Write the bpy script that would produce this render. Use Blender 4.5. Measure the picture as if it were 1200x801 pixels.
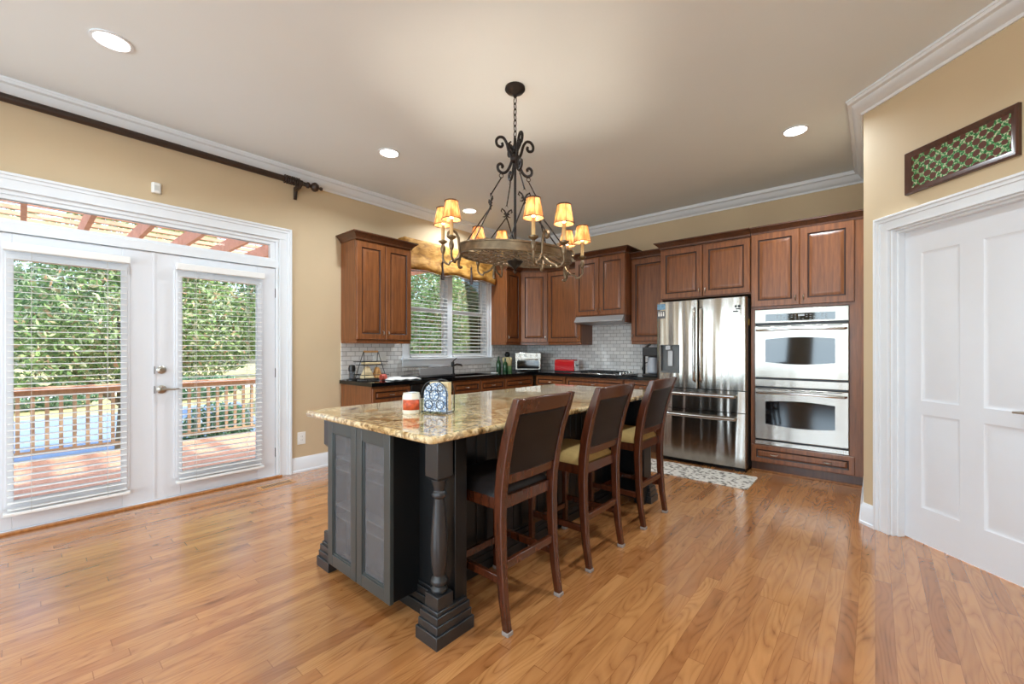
import bpy, math, random
from math import sin, cos, pi, sqrt, radians as R
from mathutils import Vector, Matrix
random.seed(7)
for o in list(bpy.data.objects): bpy.data.objects.remove(o)
S = bpy.context.scene
COL = S.collection

# ------------------------------------------------------------ camera
YAW = R(40.74)
cam = bpy.data.cameras.new('camera'); co = bpy.data.objects.new('camera', cam); COL.objects.link(co)
co.location = (0, 0, 1.25); co.rotation_euler = (R(90), 0, YAW)
cam.sensor_width = 36; cam.lens = 36 * 494.5 / 1200; cam.shift_y = 8.5 / 1200
cam.clip_start = .05; cam.clip_end = 300
S.camera = co
# ------------------------------------------------------------ colour management
S.view_settings.view_transform = 'Standard'; S.view_settings.look = 'None'
S.view_settings.gamma = 1; S.view_settings.use_curve_mapping = False
S.view_settings.exposure = 0.36
S.cycles.use_denoising = True
S.cycles.max_bounces = 10; S.cycles.diffuse_bounces = 5; S.cycles.glossy_bounces = 4
S.cycles.transparent_max_bounces = 24; S.cycles.transmission_bounces = 8
S.cycles.sample_clamp_indirect = 4.0
S.cycles.caustics_reflective = False; S.cycles.caustics_refractive = False
# ------------------------------------------------------------ world, sun, added fill lamps, ceiling lamps
SKY = .58; SUN = 5.2; FILL = 66; CAN = 9.5; BULB = 6.5
w = bpy.data.worlds.new('sky'); S.world = w; w.use_nodes = True
nt = w.node_tree; sky = nt.nodes.new('ShaderNodeTexSky'); sky.sky_type = 'NISHITA'; sky.sun_disc = False
sky.sun_elevation = R(42); sky.sun_rotation = R(30); sky.air_density = 1.0; sky.dust_density = 2.5; sky.ozone_density = 1.0
nt.links.new(sky.outputs[0], nt.nodes['Background'].inputs[0]); nt.nodes['Background'].inputs[1].default_value = SKY
sl = bpy.data.lights.new('sun', 'SUN'); sl.energy = SUN; sl.angle = R(1.0); sl.color = (1, .95, .86)
so = bpy.data.objects.new('sun', sl); COL.objects.link(so); so.rotation_euler = (R(46), 0, R(150))   # from behind the kitchen wall
def area(name, loc, rot, sx, sy, e, col=(1, 1, 1)):
    l = bpy.data.lights.new(name, 'AREA'); l.shape = 'RECTANGLE'; l.size = sx; l.size_y = sy; l.energy = e; l.color = col
    o = bpy.data.objects.new(name, l); COL.objects.link(o); o.location = loc; o.rotation_euler = rot; return o
# added fill lamps at made-up window bays behind the camera, tilted up at the ceiling
BAYS = ((-4.1, -3.3), (-2.7, -1.9), (-1.3, -.5), (.25, .45), (.95, 1.12))  # unseen bays, widths chosen for the streaks they reflect in the steel
for x0, x1 in BAYS:
    area('bay_fill_light', ((x0 + x1) / 2, -4.50, 1.5), (R(119), 0, 0), x1 - x0, 2.0, FILL * (x1 - x0), (.68, .86, 1))
area('bay_fill_light', (1.40, -2.2, 1.5), (R(118), 0, R(90)), 1.5, 2.0, FILL, (.68, .86, 1))  # same added fill, at an unseen opening in the right wall

# ------------------------------------------------------------ materials
MATS = {}
def lin(c):
    return tuple(((x / 255) / 12.92 if x / 255 <= .04045 else (((x / 255) + .055) / 1.055) ** 2.4) for x in c)
class N:
    def __init__(s, name):
        s.m = bpy.data.materials.new(name); s.m.use_nodes = True; s.t = s.m.node_tree
        s.b = s.t.nodes['Principled BSDF']
    def new(s, ty, **k):
        n = s.t.nodes.new('ShaderNode' + ty)
        for a, v in k.items():
            if a in n.inputs: n.inputs[a].default_value = v
            else: setattr(n, a, v)
        return n
    def link(s, a, b): s.t.links.new(a, b)
    def coord(s, scale=(1, 1, 1), rot=(0, 0, 0), kind='Object'):
        c = s.new('TexCoord'); m = s.new('Mapping'); m.inputs['Scale'].default_value = scale; m.inputs['Rotation'].default_value = rot
        s.link(c.outputs[kind], m.inputs[0]); return m.outputs[0]
    def ramp(s, fac, stops):
        r = s.new('ValToRGB'); e = r.color_ramp.elements
        while len(e) < len(stops): e.new(.5)
        for el, (p, c) in zip(e, stops): el.position = p; el.color = (*c[:3], 1)
        s.link(fac, r.inputs[0]); return r.outputs[0]
    def math(s, op, a, b=None):
        m = s.new('Math', operation=op)
        for i, v in enumerate((a, b)):
            if v is None: continue
            if isinstance(v, (int, float)): m.inputs[i].default_value = v
            else: s.link(v, m.inputs[i])
        return m.outputs[0]
    def bump(s, h, st=.2, d=.01):
        b = s.new('Bump'); b.inputs['Strength'].default_value = st; b.inputs['Distance'].default_value = d
        s.link(h, b.inputs['Height']); s.link(b.outputs[0], s.b.inputs['Normal'])
def pm(name, c, rough=.5, metal=0, coat=0, var=.06, vs=8, bump=0, bs=60, **k):
    """plain procedural material with a slight tonal mottling"""
    n = N(name); c = lin(c)
    no = n.new('TexNoise'); no.inputs['Scale'].default_value = vs; no.inputs['Detail'].default_value = 3
    n.link(n.coord(), no.inputs['Vector'])
    col = n.ramp(no.outputs[0], [(.3, [x * (1 - var) for x in c]), (.7, [min(1, x * (1 + var)) for x in c])])
    n.link(col, n.b.inputs['Base Color'])
    n.b.inputs['Roughness'].default_value = rough; n.b.inputs['Metallic'].default_value = metal; n.b.inputs['Coat Weight'].default_value = coat
    if bump:
        n2 = n.new('TexNoise'); n2.inputs['Scale'].default_value = bs; n.link(n.coord(), n2.inputs['Vector']); n.bump(n2.outputs[0], bump, .004)
    for a, v in k.items(): n.b.inputs[a.replace('_', ' ')].default_value = v
    MATS[name] = n.m; return n.m
def wood(name, dark, light, rough=.35, scale=(18, 18, 1.2), coat=.15, contrast=(.3, .7)):
    n = N(name)
    v = n.coord(scale)
    no = n.new('TexNoise'); no.inputs['Scale'].default_value = 2.2; no.inputs['Detail'].default_value = 6; no.inputs['Distortion'].default_value = .6
    n.link(v, no.inputs['Vector'])
    no2 = n.new('TexNoise'); no2.inputs['Scale'].default_value = 9; no2.inputs['Detail'].default_value = 2; n.link(v, no2.inputs['Vector'])
    f = n.math('ADD', n.math('MULTIPLY', no.outputs[0], .75), n.math('MULTIPLY', no2.outputs[0], .25))
    n.link(n.ramp(f, [(contrast[0], lin(dark)), (contrast[1], lin(light))]), n.b.inputs['Base Color'])
    n.b.inputs['Roughness'].default_value = rough; n.b.inputs['Coat Weight'].default_value = coat; n.b.inputs['Coat Roughness'].default_value = .2
    n.bump(no2.outputs[0], .05, .002)
    return n.m
M_WALL = pm('tan_paint', (206, 184, 150), .7, var=.02, vs=3, bump=.06, bs=120)
M_CEIL = pm('ceiling_paint', (232, 239, 242), .85, var=.01, vs=2, bump=.06, bs=90)
M_TRIM = pm('white_trim', (232, 236, 240), .35, var=.01)
M_DOORW = pm('white_door_paint', (226, 229, 234), .35, var=.01)
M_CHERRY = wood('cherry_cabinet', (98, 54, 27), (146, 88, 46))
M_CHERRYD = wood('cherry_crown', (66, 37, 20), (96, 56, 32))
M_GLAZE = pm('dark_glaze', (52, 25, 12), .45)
M_STOOL = wood('stool_mahogany', (50, 22, 11), (92, 45, 24), .25, (14, 14, 2), .4)
M_BLACK_SHADED = pm('black_paint_shaded', (15, 16, 17), .42, var=.05)  # island's black paint with the shade of its sides put into the colour
M_BLACK_LIT = pm('black_paint_lit', (38, 39, 41), .32, var=.05, coat=.2)  # same black paint, lightened for the light falling on the posts
M_GREYP = pm('charcoal_door_paint', (60, 64, 63), .35, var=.05, coat=.1)
M_BLACKC = pm('black_granite', (14, 14, 15), .08, var=.5, vs=90)
M_LEATHER = pm('dark_leather', (27, 23, 22), .38, var=.12, vs=14, bump=.15, bs=160, Specular_IOR_Level=.25)
M_GOLDC = pm('gold_fabric', (164, 134, 78), .8, var=.08, vs=30, bump=.2, bs=200)
M_IRON = pm('bronze_iron', (40, 33, 30), .45, metal=.6, var=.2, vs=30, bump=.3, bs=80)
M_BRONZE = pm('antique_bronze', (118, 100, 78), .34, metal=.8, var=.25, vs=25, bump=.2, bs=80)
M_NICKEL = pm('satin_nickel', (176, 170, 160), .3, metal=1)
M_DKBROWN = pm('rod_brown', (48, 30, 18), .45, var=.15)
M_BLACK = pm('black_plastic', (16, 16, 17), .35)
M_BLACKG = pm('black_glass', (9, 9, 10), .04, var=.02)
M_WHITEP = pm('white_plastic', (236, 235, 230), .4, var=.01)
M_RED = pm('red_enamel', (190, 22, 32), .2, coat=.5)
M_SHADE_IN = pm('cream_paper', (238, 225, 195), .7)
M_SILVER = pm('silver_plastic', (170, 170, 172), .3, metal=.4)
M_WHITEC = pm('white_cloth', (232, 230, 226), .9, bump=.3, bs=90)
M_DARKGREEN = pm('green_bottle', (18, 62, 30), .08, var=.05, coat=.4)
M_TANW = wood('light_wood', (190, 140, 84), (222, 176, 118), .5, (20, 3, 20))
M_BREAD = pm('bread_crust', (190, 140, 84), .8, var=.25, vs=20, bump=.4, bs=50)
M_PAPER = pm('paper_bag', (226, 204, 160), .8, var=.08)
M_FELT = pm('grey_felt_cap', (150, 140, 132), .9, var=.15, vs=60)
M_BRASS = pm('brass', (190, 150, 70), .3, metal=1)

def stainless(name, axis_scale, c=(172, 166, 158), rough=.27, wob=.10):
    n = N(name)
    no = n.new('TexNoise'); no.inputs['Scale'].default_value = 6; no.inputs['Detail'].default_value = 4
    n.link(n.coord(axis_scale), no.inputs['Vector'])
    n.link(n.ramp(no.outputs[0], [(.3, [x * .88 for x in lin(c)]), (.7, lin(c))]), n.b.inputs['Base Color'])
    n.b.inputs['Metallic'].default_value = 1; n.b.inputs['Roughness'].default_value = rough
    n2 = n.new('TexNoise'); n2.inputs['Scale'].default_value = 1.0; n2.inputs['Detail'].default_value = 1
    n.link(n.coord((9, 9, .5)), n2.inputs['Vector']); n.bump(n2.outputs[0], wob, .05)
    return n.m
M_STEEL = stainless('brushed_steel', (1, 1, 60))
M_STEELV = stainless('brushed_steel_fridge', (60, 60, 1), rough=.2, wob=.45)
M_STEELH = pm('polished_steel', (205, 203, 200), .18, metal=1)

def glass_mat(name, tint=(1, 1, 1), gloss=.08):
    n = N(name); t = n.t; t.nodes.remove(n.b)
    tr = n.new('BsdfTransparent'); tr.inputs[0].default_value = (*tint, 1)
    gl = n.new('BsdfGlossy'); gl.inputs['Roughness'].default_value = .02
    fr = n.new('Fresnel'); fr.inputs[0].default_value = 1.45
    nz = n.new('TexNoise'); nz.inputs['Scale'].default_value = 3
    mx = n.new('MixShader'); n.link(n.math('MULTIPLY', fr.outputs[0], n.math('ADD', n.math('MULTIPLY', nz.outputs[0], .02), .95)), mx.inputs[0])
    n.link(tr.outputs[0], mx.inputs[1]); n.link(gl.outputs[0], mx.inputs[2])
    n.link(mx.outputs[0], t.nodes['Material Output'].inputs[0]); return n.m
M_GLASS = glass_mat('clear_glass', (.96, .98, .97))
def seedy():
    n = N('seeded_glass'); tr = n.new('BsdfTransparent'); mx = n.new('MixShader'); mx.inputs[0].default_value = .5
    no = n.new('TexNoise'); no.inputs['Scale'].default_value = 60; n.link(n.coord((1, 1, .5)), no.inputs['Vector'])
    n.link(n.ramp(no.outputs[0], [(.35, lin((98, 98, 100))), (.65, lin((122, 122, 124)))]), n.b.inputs['Base Color']); n.b.inputs['Roughness'].default_value = .25
    n.bump(no.outputs[0], .3, .003)
    n.link(tr.outputs[0], mx.inputs[1]); n.link(n.b.outputs[0], mx.inputs[2]); n.link(mx.outputs[0], n.t.nodes['Material Output'].inputs[0]); return n.m
M_SEEDY = seedy()

# oak strip floor, boards run along y
def oak(name, wid=.064, ln=1.1, dark=(158, 102, 58), light=(190, 134, 82), rough=.2):
    n = N(name); c = n.new('TexCoord'); sp = n.new('SeparateXYZ'); n.link(c.outputs['Object'], sp.inputs[0])
    x, y = sp.outputs[0], sp.outputs[1]
    row = n.math('FLOOR', n.math('DIVIDE', x, wid))
    wn = n.new('TexWhiteNoise', noise_dimensions='1D'); n.link(row, wn.inputs['W'])
    yy = n.math('ADD', n.math('DIVIDE', y, ln), n.math('MULTIPLY', wn.outputs['Value'], 7.3))
    colr = n.math('FLOOR', yy)
    cb = n.new('CombineXYZ'); n.link(row, cb.inputs[0]); n.link(colr, cb.inputs[1])
    w2 = n.new('TexWhiteNoise', noise_dimensions='2D'); n.link(cb.outputs[0], w2.inputs['Vector'])
    # grain: per board offset
    g = n.new('CombineXYZ'); n.link(n.math('ADD', n.math('MULTIPLY', x, 1.0), n.math('MULTIPLY', w2.outputs['Value'], 31)), g.inputs[0])
    n.link(n.math('ADD', n.math('MULTIPLY', y, .13), n.math('MULTIPLY', w2.outputs['Value'], 17)), g.inputs[1])
    no = n.new('TexNoise'); no.inputs['Scale'].default_value = 26; no.inputs['Detail'].default_value = 5; no.inputs['Distortion'].default_value = .8
    n.link(g.outputs[0], no.inputs['Vector'])
    # cathedral rings
    g2 = n.new('CombineXYZ'); n.link(n.math('ADD', x, n.math('MULTIPLY', w2.outputs['Value'], 13)), g2.inputs[0])
    n.link(n.math('ADD', n.math('MULTIPLY', y, .16), n.math('MULTIPLY', w2.outputs['Value'], 5)), g2.inputs[1])
    nb = n.new('TexNoise'); nb.inputs['Scale'].default_value = 7.5; nb.inputs['Detail'].default_value = 1; nb.inputs['Distortion'].default_value = .2
    n.link(g2.outputs[0], nb.inputs['Vector'])
    rings = n.math('PINGPONG', n.math('MULTIPLY', nb.outputs[0], 16), .5)
    rings = n.math('POWER', n.math('MULTIPLY', rings, 2), .6)
    base = n.ramp(w2.outputs['Value'], [(0, lin(dark)), (.35, [(a + b) / 2 for a, b in zip(lin(dark), lin(light))]), (1, lin(light))])
    f = n.math('ADD', n.math('MULTIPLY', no.outputs[0], .72), n.math('MULTIPLY', rings, .26))
    mul = n.ramp(f, [(.24, (.52, .43, .35)), (.40, (.84, .79, .73)), (.62, (1.03, 1.02, 1.0))])
    mx = n.new('Mix', data_type='RGBA', blend_type='MULTIPLY'); mx.inputs[0].default_value = 1
    n.link(base, mx.inputs[6]); n.link(mul, mx.inputs[7])
    # seams
    fx = n.math('FRACT', n.math('DIVIDE', x, wid)); ex = n.math('LESS_THAN', n.math('ABSOLUTE', n.math('SUBTRACT', fx, .5)), .487)
    fy = n.math('FRACT', yy); ey = n.math('LESS_THAN', n.math('ABSOLUTE', n.math('SUBTRACT', fy, .5)), .4985)
    e = n.math('MULTIPLY', ex, ey)
    m2 = n.new('Mix', data_type='RGBA', blend_type='MULTIPLY'); m2.inputs[0].default_value = 1
    n.link(mx.outputs[2], m2.inputs[6]); n.link(n.ramp(e, [(0, (.66, .58, .5)), (1, (1, 1, 1))]), m2.inputs[7])
    n.link(m2.outputs[2], n.b.inputs['Base Color'])
    n.b.inputs['Roughness'].default_value = rough; n.b.inputs['Coat Weight'].default_value = .9; n.b.inputs['Coat Roughness'].default_value = .17
    n.bump(n.math('ADD', e, n.math('MULTIPLY', no.outputs[0], .25)), .12, .002)
    return n.m
M_OAK = oak('oak_strip_floor')

def granite():
    n = N('gold_granite'); v = n.coord((1, 1, 1))
    a = n.new('TexNoise'); a.inputs['Scale'].default_value = 7; a.inputs['Detail'].default_value = 8; a.inputs['Distortion'].default_value = 1.6; a.inputs['Roughness'].default_value = .65
    n.link(v, a.inputs['Vector'])
    c = n.ramp(a.outputs[0], [(.30, lin((66, 54, 40))), (.40, lin((158, 122, 76))), (.48, lin((206, 176, 126))), (.58, lin((228, 208, 168))), (.72, lin((184, 142, 86)))])
    b = n.new('TexVoronoi'); b.inputs['Scale'].default_value = 75; n.link(v, b.inputs['Vector'])
    sp = n.ramp(b.outputs['Color'], [(.25, (.42, .38, .34)), (.45, (.95, .93, .9)), (1, (1.06, 1.04, 1))])
    mx = n.new('Mix', data_type='RGBA', blend_type='MULTIPLY'); mx.inputs[0].default_value = .8
    n.link(c, mx.inputs[6]); n.link(sp, mx.inputs[7]); n.link(mx.outputs[2], n.b.inputs['Base Color'])
    n.b.inputs['Roughness'].default_value = .1; n.b.inputs['Coat Weight'].default_value = .6; n.b.inputs['Coat Roughness'].default_value = .03
    return n.m
M_GRANITE = granite()

def tiles(name, plane):
    n = N(name); c = n.new('TexCoord'); sp = n.new('SeparateXYZ'); n.link(c.outputs['Object'], sp.inputs[0])
    cb = n.new('CombineXYZ'); n.link(sp.outputs[0 if plane == 'x' else 1], cb.inputs[0]); n.link(sp.outputs[2], cb.inputs[1])
    b = n.new('TexBrick'); b.inputs['Scale'].default_value = 1; b.inputs['Mortar Size'].default_value = .0028; b.inputs['Brick Width'].default_value = .102; b.inputs['Row Height'].default_value = .051
    b.inputs['Color1'].default_value = (*lin((244, 243, 241)), 1); b.inputs['Color2'].default_value = (*lin((220, 218, 216)), 1); b.inputs['Mortar'].default_value = (*lin((164, 160, 156)), 1)
    b.inputs['Mortar Smooth'].default_value = .1
    n.link(cb.outputs[0], b.inputs['Vector']); n.link(b.outputs[0], n.b.inputs['Base Color'])
    n.b.inputs['Roughness'].default_value = .18
    n.bump(n.math('SUBTRACT', 1.0, b.outputs['Fac']), .35, .003)
    return n.m
M_TILE_X = tiles('white_tile_kitchen_wall', 'x'); M_TILE_Y = tiles('white_tile_window_wall', 'y')

# ------------------------------------------------------------ geometry
class G:
    def __init__(s): s.v = []; s.f = []; s.mi = []
    def add(s, vs, fs, mi=0):
        k = len(s.v); s.v += [tuple(p) for p in vs]
        for q in fs: s.f.append([i + k for i in q]); s.mi.append(mi)
        return s
    def box(s, x0, x1, y0, y1, z0, z1, mi=0):
        e = random.uniform(0, .0004); x0 -= e; y0 -= e; z0 -= e; x1 += e; y1 += e; z1 += e   # keeps abutting boards from sharing a plane
        return s.add([(x0, y0, z0), (x1, y0, z0), (x1, y1, z0), (x0, y1, z0), (x0, y0, z1), (x1, y0, z1), (x1, y1, z1), (x0, y1, z1)],
                     [(0, 3, 2, 1), (4, 5, 6, 7), (0, 1, 5, 4), (1, 2, 6, 5), (2, 3, 7, 6), (3, 0, 4, 7)], mi)
    def frust(s, c, a, b, z0, z1, mi=0):      # rectangular frustum: half sizes a at z0, b at z1
        x, y = c
        return s.add([(x - a[0], y - a[1], z0), (x + a[0], y - a[1], z0), (x + a[0], y + a[1], z0), (x - a[0], y + a[1], z0),
                      (x - b[0], y - b[1], z1), (x + b[0], y - b[1], z1), (x + b[0], y + b[1], z1), (x - b[0], y + b[1], z1)],
                     [(0, 3, 2, 1), (4, 5, 6, 7), (0, 1, 5, 4), (1, 2, 6, 5), (2, 3, 7, 6), (3, 0, 4, 7)], mi)
    def prism(s, pts, z0, z1, mi=0):          # pts counter-clockwise in xy
        n = len(pts); vs = [(x, y, z0) for x, y in pts] + [(x, y, z1) for x, y in pts]
        return s.add(vs, [list(range(n))[::-1], list(range(n, 2 * n))] + [(i, (i + 1) % n, (i + 1) % n + n, i + n) for i in range(n)], mi)
    def prismx(s, pts, x0, x1, mi=0):         # pts in (y,z), extruded along x
        n = len(pts); vs = [(x0, y, z) for y, z in pts] + [(x1, y, z) for y, z in pts]
        return s.add(vs, [list(range(n))[::-1], list(range(n, 2 * n))] + [(i, (i + 1) % n, (i + 1) % n + n, i + n) for i in range(n)], mi)
    def prismy(s, pts, y0, y1, mi=0):         # pts in (x,z)
        n = len(pts); vs = [(x, y0, z) for x, z in pts] + [(x, y1, z) for x, z in pts]
        return s.add(vs, [list(range(n)), list(range(n, 2 * n))[::-1]] + [(i, i + n, (i + 1) % n + n, (i + 1) % n) for i in range(n)], mi)
    def lathe(s, prof, c=(0, 0, 0), n=20, mi=0, cap=True):   # prof [(r,z)]
        vs = []
        for r, z in prof:
            for i in range(n): a = 2 * pi * i / n; vs.append((c[0] + r * cos(a), c[1] + r * sin(a), c[2] + z))
        fs = [(j * n + i, j * n + (i + 1) % n, (j + 1) * n + (i + 1) % n, (j + 1) * n + i) for j in range(len(prof) - 1) for i in range(n)]
        if cap: fs += [list(range(n))[::-1], [(len(prof) - 1) * n + i for i in range(n)]]
        return s.add(vs, fs, mi)
    def tube(s, pts, r, n=8, mi=0, closed=False, flat=None):  # r number or list
        P = [Vector(p) for p in pts]; m = len(P); vs = []; up = None
        for i in range(m):
            t = (P[(i + 1) % m] - P[i - 1]) if closed else (P[min(i + 1, m - 1)] - P[max(i - 1, 0)])
            t.normalize()
            if up is None:
                up = Vector((0, 0, 1)) if abs(t.z) < .9 else Vector((1, 0, 0))
            u = (up - t * up.dot(t)).normalized(); w_ = t.cross(u); up = u
            rr = r[i] if isinstance(r, (list, tuple)) else r
            for k in range(n):
                a = 2 * pi * k / n; vs.append(P[i] + (u * cos(a) * (flat or 1) + w_ * sin(a)) * rr)
        L = m if closed else m - 1
        fs = [(j * n + k, j * n + (k + 1) % n, ((j + 1) % m) * n + (k + 1) % n, ((j + 1) % m) * n + k) for j in range(L) for k in range(n)]
        if not closed: fs += [list(range(n))[::-1], [(m - 1) * n + k for k in range(n)]]
        return s.add(vs, fs, mi)
    def bar(s, pts, wx, wy, mi=0):            # rectangular section bar, section axes fixed to x and y; pts mostly vertical; wx, wy lists or numbers
        vs = []; m = len(pts)
        for i, (x, y, z) in enumerate(pts):
            a = wx[i] if isinstance(wx, (list, tuple)) else wx; b = wy[i] if isinstance(wy, (list, tuple)) else wy
            vs += [(x - a / 2, y - b / 2, z), (x + a / 2, y - b / 2, z), (x + a / 2, y + b / 2, z), (x - a / 2, y + b / 2, z)]
        fs = [(3, 2, 1, 0), tuple((m - 1) * 4 + k for k in range(4))]
        fs += [(j * 4 + k, j * 4 + (k + 1) % 4, j * 4 + 4 + (k + 1) % 4, j * 4 + 4 + k) for j in range(m - 1) for k in range(4)]
        return s.add(vs, fs, mi)
    def ball(s, c, r, n=12, sc=(1, 1, 1), mi=0):
        pr = [(r * sin(pi * j / n) if 0 < j < n else r * .02, -r * cos(pi * j / n)) for j in range(n + 1)]
        k = len(s.v); s.lathe(pr, (0, 0, 0), n + 4, mi)
        s.v[k:] = [(c[0] + x * sc[0], c[1] + y * sc[1], c[2] + z * sc[2]) for x, y, z in s.v[k:]]
        return s
    def rot(s, k, axis, ang, piv=(0, 0, 0)):  # rotate vertices from index k on
        m = Matrix.Rotation(ang, 3, axis); p = Vector(piv)
        s.v[k:] = [tuple(m @ (Vector(q) - p) + p) for q in s.v[k:]]; return s
    def loops(s, rects, y_mi):
        """nested rectangles in xz-plane: rects [(x0,x1,z0,z1,y)], facing -y; y_mi material per band; last filled"""
        vs = []
        for x0, x1, z0, z1, y in rects: vs += [(x0, y, z0), (x1, y, z0), (x1, y, z1), (x0, y, z1)]
        k = len(s.v); s.v += vs
        for j in range(len(rects) - 1):
            for i in range(4):
                s.f.append([k + j * 4 + i, k + j * 4 + (i + 1) % 4, k + j * 4 + 4 + (i + 1) % 4, k + j * 4 + 4 + i]); s.mi.append(y_mi[j])
        j = len(rects) - 1; s.f.append([k + j * 4 + i for i in range(4)]); s.mi.append(y_mi[-1]); return s
    def build(s, name, mats, parent=None, loc=None, rotz=None, bevel=0, label=None, segs=2, ang=35):
        me = bpy.data.meshes.new(name); me.from_pydata(s.v, [], s.f)
        if not isinstance(mats, (list, tuple)): mats = [mats]
        for m in mats: me.materials.append(m)
        me.polygons.foreach_set('material_index', s.mi)
        me.polygons.foreach_set('use_smooth', [True] * len(me.polygons))
        me.update(); me.set_sharp_from_angle(angle=R(ang))
        o = bpy.data.objects.new(name, me); COL.objects.link(o)
        if parent: o.parent = parent
        if loc: o.location = loc
        if rotz is not None: o.rotation_euler = (0, 0, rotz)
        if bevel:
            b = o.modifiers.new('bevel', 'BEVEL'); b.width = bevel; b.segments = segs; b.limit_method = 'ANGLE'; b.angle_limit = R(40)
        if label: o['label'] = label
        return o
def thing(name, label, cat, loc=(0, 0, 0), rotz=0, group=None):
    o = bpy.data.objects.new(name, None); COL.objects.link(o); o.empty_display_size = .1
    o.location = loc; o.rotation_euler = (0, 0, rotz); o['label'] = label; o['category'] = cat
    if group: o['group'] = group
    return o
def tag(o, label, cat, group=None):
    o['label'] = label; o['category'] = cat
    if group: o['group'] = group
    return o
def struct(o): o['kind'] = 'structure'; return o
def copy_tree(o, parent=None):
    c = o.copy(); COL.objects.link(c); c.parent = parent
    for ch in [x for x in bpy.data.objects if x.parent == o]: copy_tree(ch, c)
    return c
def arc(c, r, a0, a1, n, plane='xz'):
    out = []
    for i in range(n + 1):
        a = a0 + (a1 - a0) * i / n
        u, v = c[0] + r * cos(a), c[1] + r * sin(a)
        out.append((u, v))
    return out
def sweep(path, prof, closed=False):
    """sweep profile [(inward offset, z)] along a plan path; inward = right of travel"""
    g = G(); P = [Vector(p) for p in path]; n = len(P); rings = []
    for i in range(n):
        a = (P[i] - P[i - 1]).normalized() if (i > 0 or closed) else None
        b = (P[(i + 1) % n] - P[i]).normalized() if (i < n - 1 or closed) else None
        a = a or b; b = b or a
        na = Vector((a.y, -a.x)); nb = Vector((b.y, -b.x)); m = (na + nb).normalized(); k = 1 / max(.2, m.dot(na))
        rings.append([(P[i].x + m.x * o_ * k, P[i].y + m.y * o_ * k, z) for o_, z in prof])
    vs = [p for r_ in rings for p in r_]; q = len(prof)
    fs = [(i * q + j, ((i + 1) % n) * q + j, ((i + 1) % n) * q + (j + 1) % q, i * q + (j + 1) % q) for i in range(n if closed else n - 1) for j in range(q)]
    if not closed: fs += [list(range(q)), [(n - 1) * q + j for j in range(q)][::-1]]
    g.add(vs, fs); return g

# ------------------------------------------------------------ setting
WX, KY, H = -4.45, 5.56, 3.05
C0 = (-.065, 3.955); s2 = sqrt(.5)
def dg(s, d=0): return (C0[0] + s * s2 - d * s2, C0[1] - s * s2 - d * s2)   # along the diagonal wall, d towards the room
E0 = dg(2.1)
RX, BY = E0[0], -4.5
g = G().box(WX - .2, RX + .3, BY - .2, KY + .2, -.12, 0); struct(g.build('floor', M_OAK))
g = G().box(WX - .5, RX + .5, BY - .5, KY + .5, H, H + .2); struct(g.build('ceiling', M_CEIL))
# door wall with openings
DY0, DY1, DZ = -.24, 1.65, 2.33
KY0, KY1, KZ0, KZ1 = 3.16, 4.60, 1.14, 2.40
g = G(); T = .16
for y0, y1, z0, z1 in ((BY - .2, DY0, 0, H), (DY0, DY1, DZ, H), (DY1, KY0, 0, H), (KY0, KY1, 0, KZ0), (KY0, KY1, KZ1, H), (KY1, KY + .14, 0, H)):
    g.box(WX - T, WX, y0, y1, z0, z1)
struct(g.build('wall_left', M_WALL))
struct(G().box(WX, C0[0] + .12, KY, KY + .14, 0, H).build('wall_back', M_WALL))
g = G().box(C0[0], C0[0] + .12, C0[1] + .05, KY, 0, H); struct(g.build('wall_pantry', M_WALL))
# diagonal wall (local: x along wall, -y to the room)
OS0, OS1, OZ = .198, 1.015, 2.05
g = G()
g.prism([(0, 0), (OS0, 0), (OS0, .13), (.13, .13)], 0, H)
g.box(OS0, OS1, 0, .13, OZ, H); g.box(OS1, 2.1, 0, .13, 0, H)
struct(g.build('wall_diagonal', M_WALL, loc=(C0[0], C0[1], 0), rotz=R(-45)))
g = G()
for y0, y1, z0, z1 in ((BY, -3.0, 0, H), (-3.0, -1.4, 0, .45), (-3.0, -1.4, 2.55, H), (-1.4, E0[1], 0, H)): g.box(RX, RX + .14, y0, y1, z0, z1)
struct(g.build('wall_right', M_WALL))
g = G(); xs = [WX] + [q for x in BAYS for q in x] + [RX]
for i in range(len(xs) - 1):
    if i % 2 == 0: g.box(xs[i], xs[i + 1], BY - .14, BY, 0, H)
    else: g.box(xs[i], xs[i + 1], BY - .14, BY, 0, .45); g.box(xs[i], xs[i + 1], BY - .14, BY, 2.55, H)
struct(g.build('wall_front', M_WALL))
# crown moulding
cp = [(0, H), (0, H - .115), (.012, H - .115), (.018, H - .098), (.03, H - .092), (.05, H - .07), (.068, H - .038), (.088, H - .03), (.094, H - .014), (.1, H - .014), (.1, H)]
g = sweep([(WX, BY), (WX, KY), (C0[0], KY), C0, E0, (RX, BY)], cp, closed=True)
struct(g.build('trim_1', M_TRIM))
bp = [(0, 0), (0, .15), (.006, .15), (.010, .135), (.016, .125), (.016, .02), (.026, .018), (.026, 0)]
def base(name, path): struct(sweep(path, bp).build(name, M_TRIM))
base('baseboard_left', [(WX, 1.755), (WX, 2.285)])
base('baseboard_entry', [(WX, BY), (WX, -.35)])
base('baseboard_diagonal', [(C0[0], 4.90), C0, dg(.106)])
base('baseboard_right', [dg(1.107), E0, (RX, BY)])
base('baseboard_front', [(RX, BY), (WX, BY)])
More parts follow.
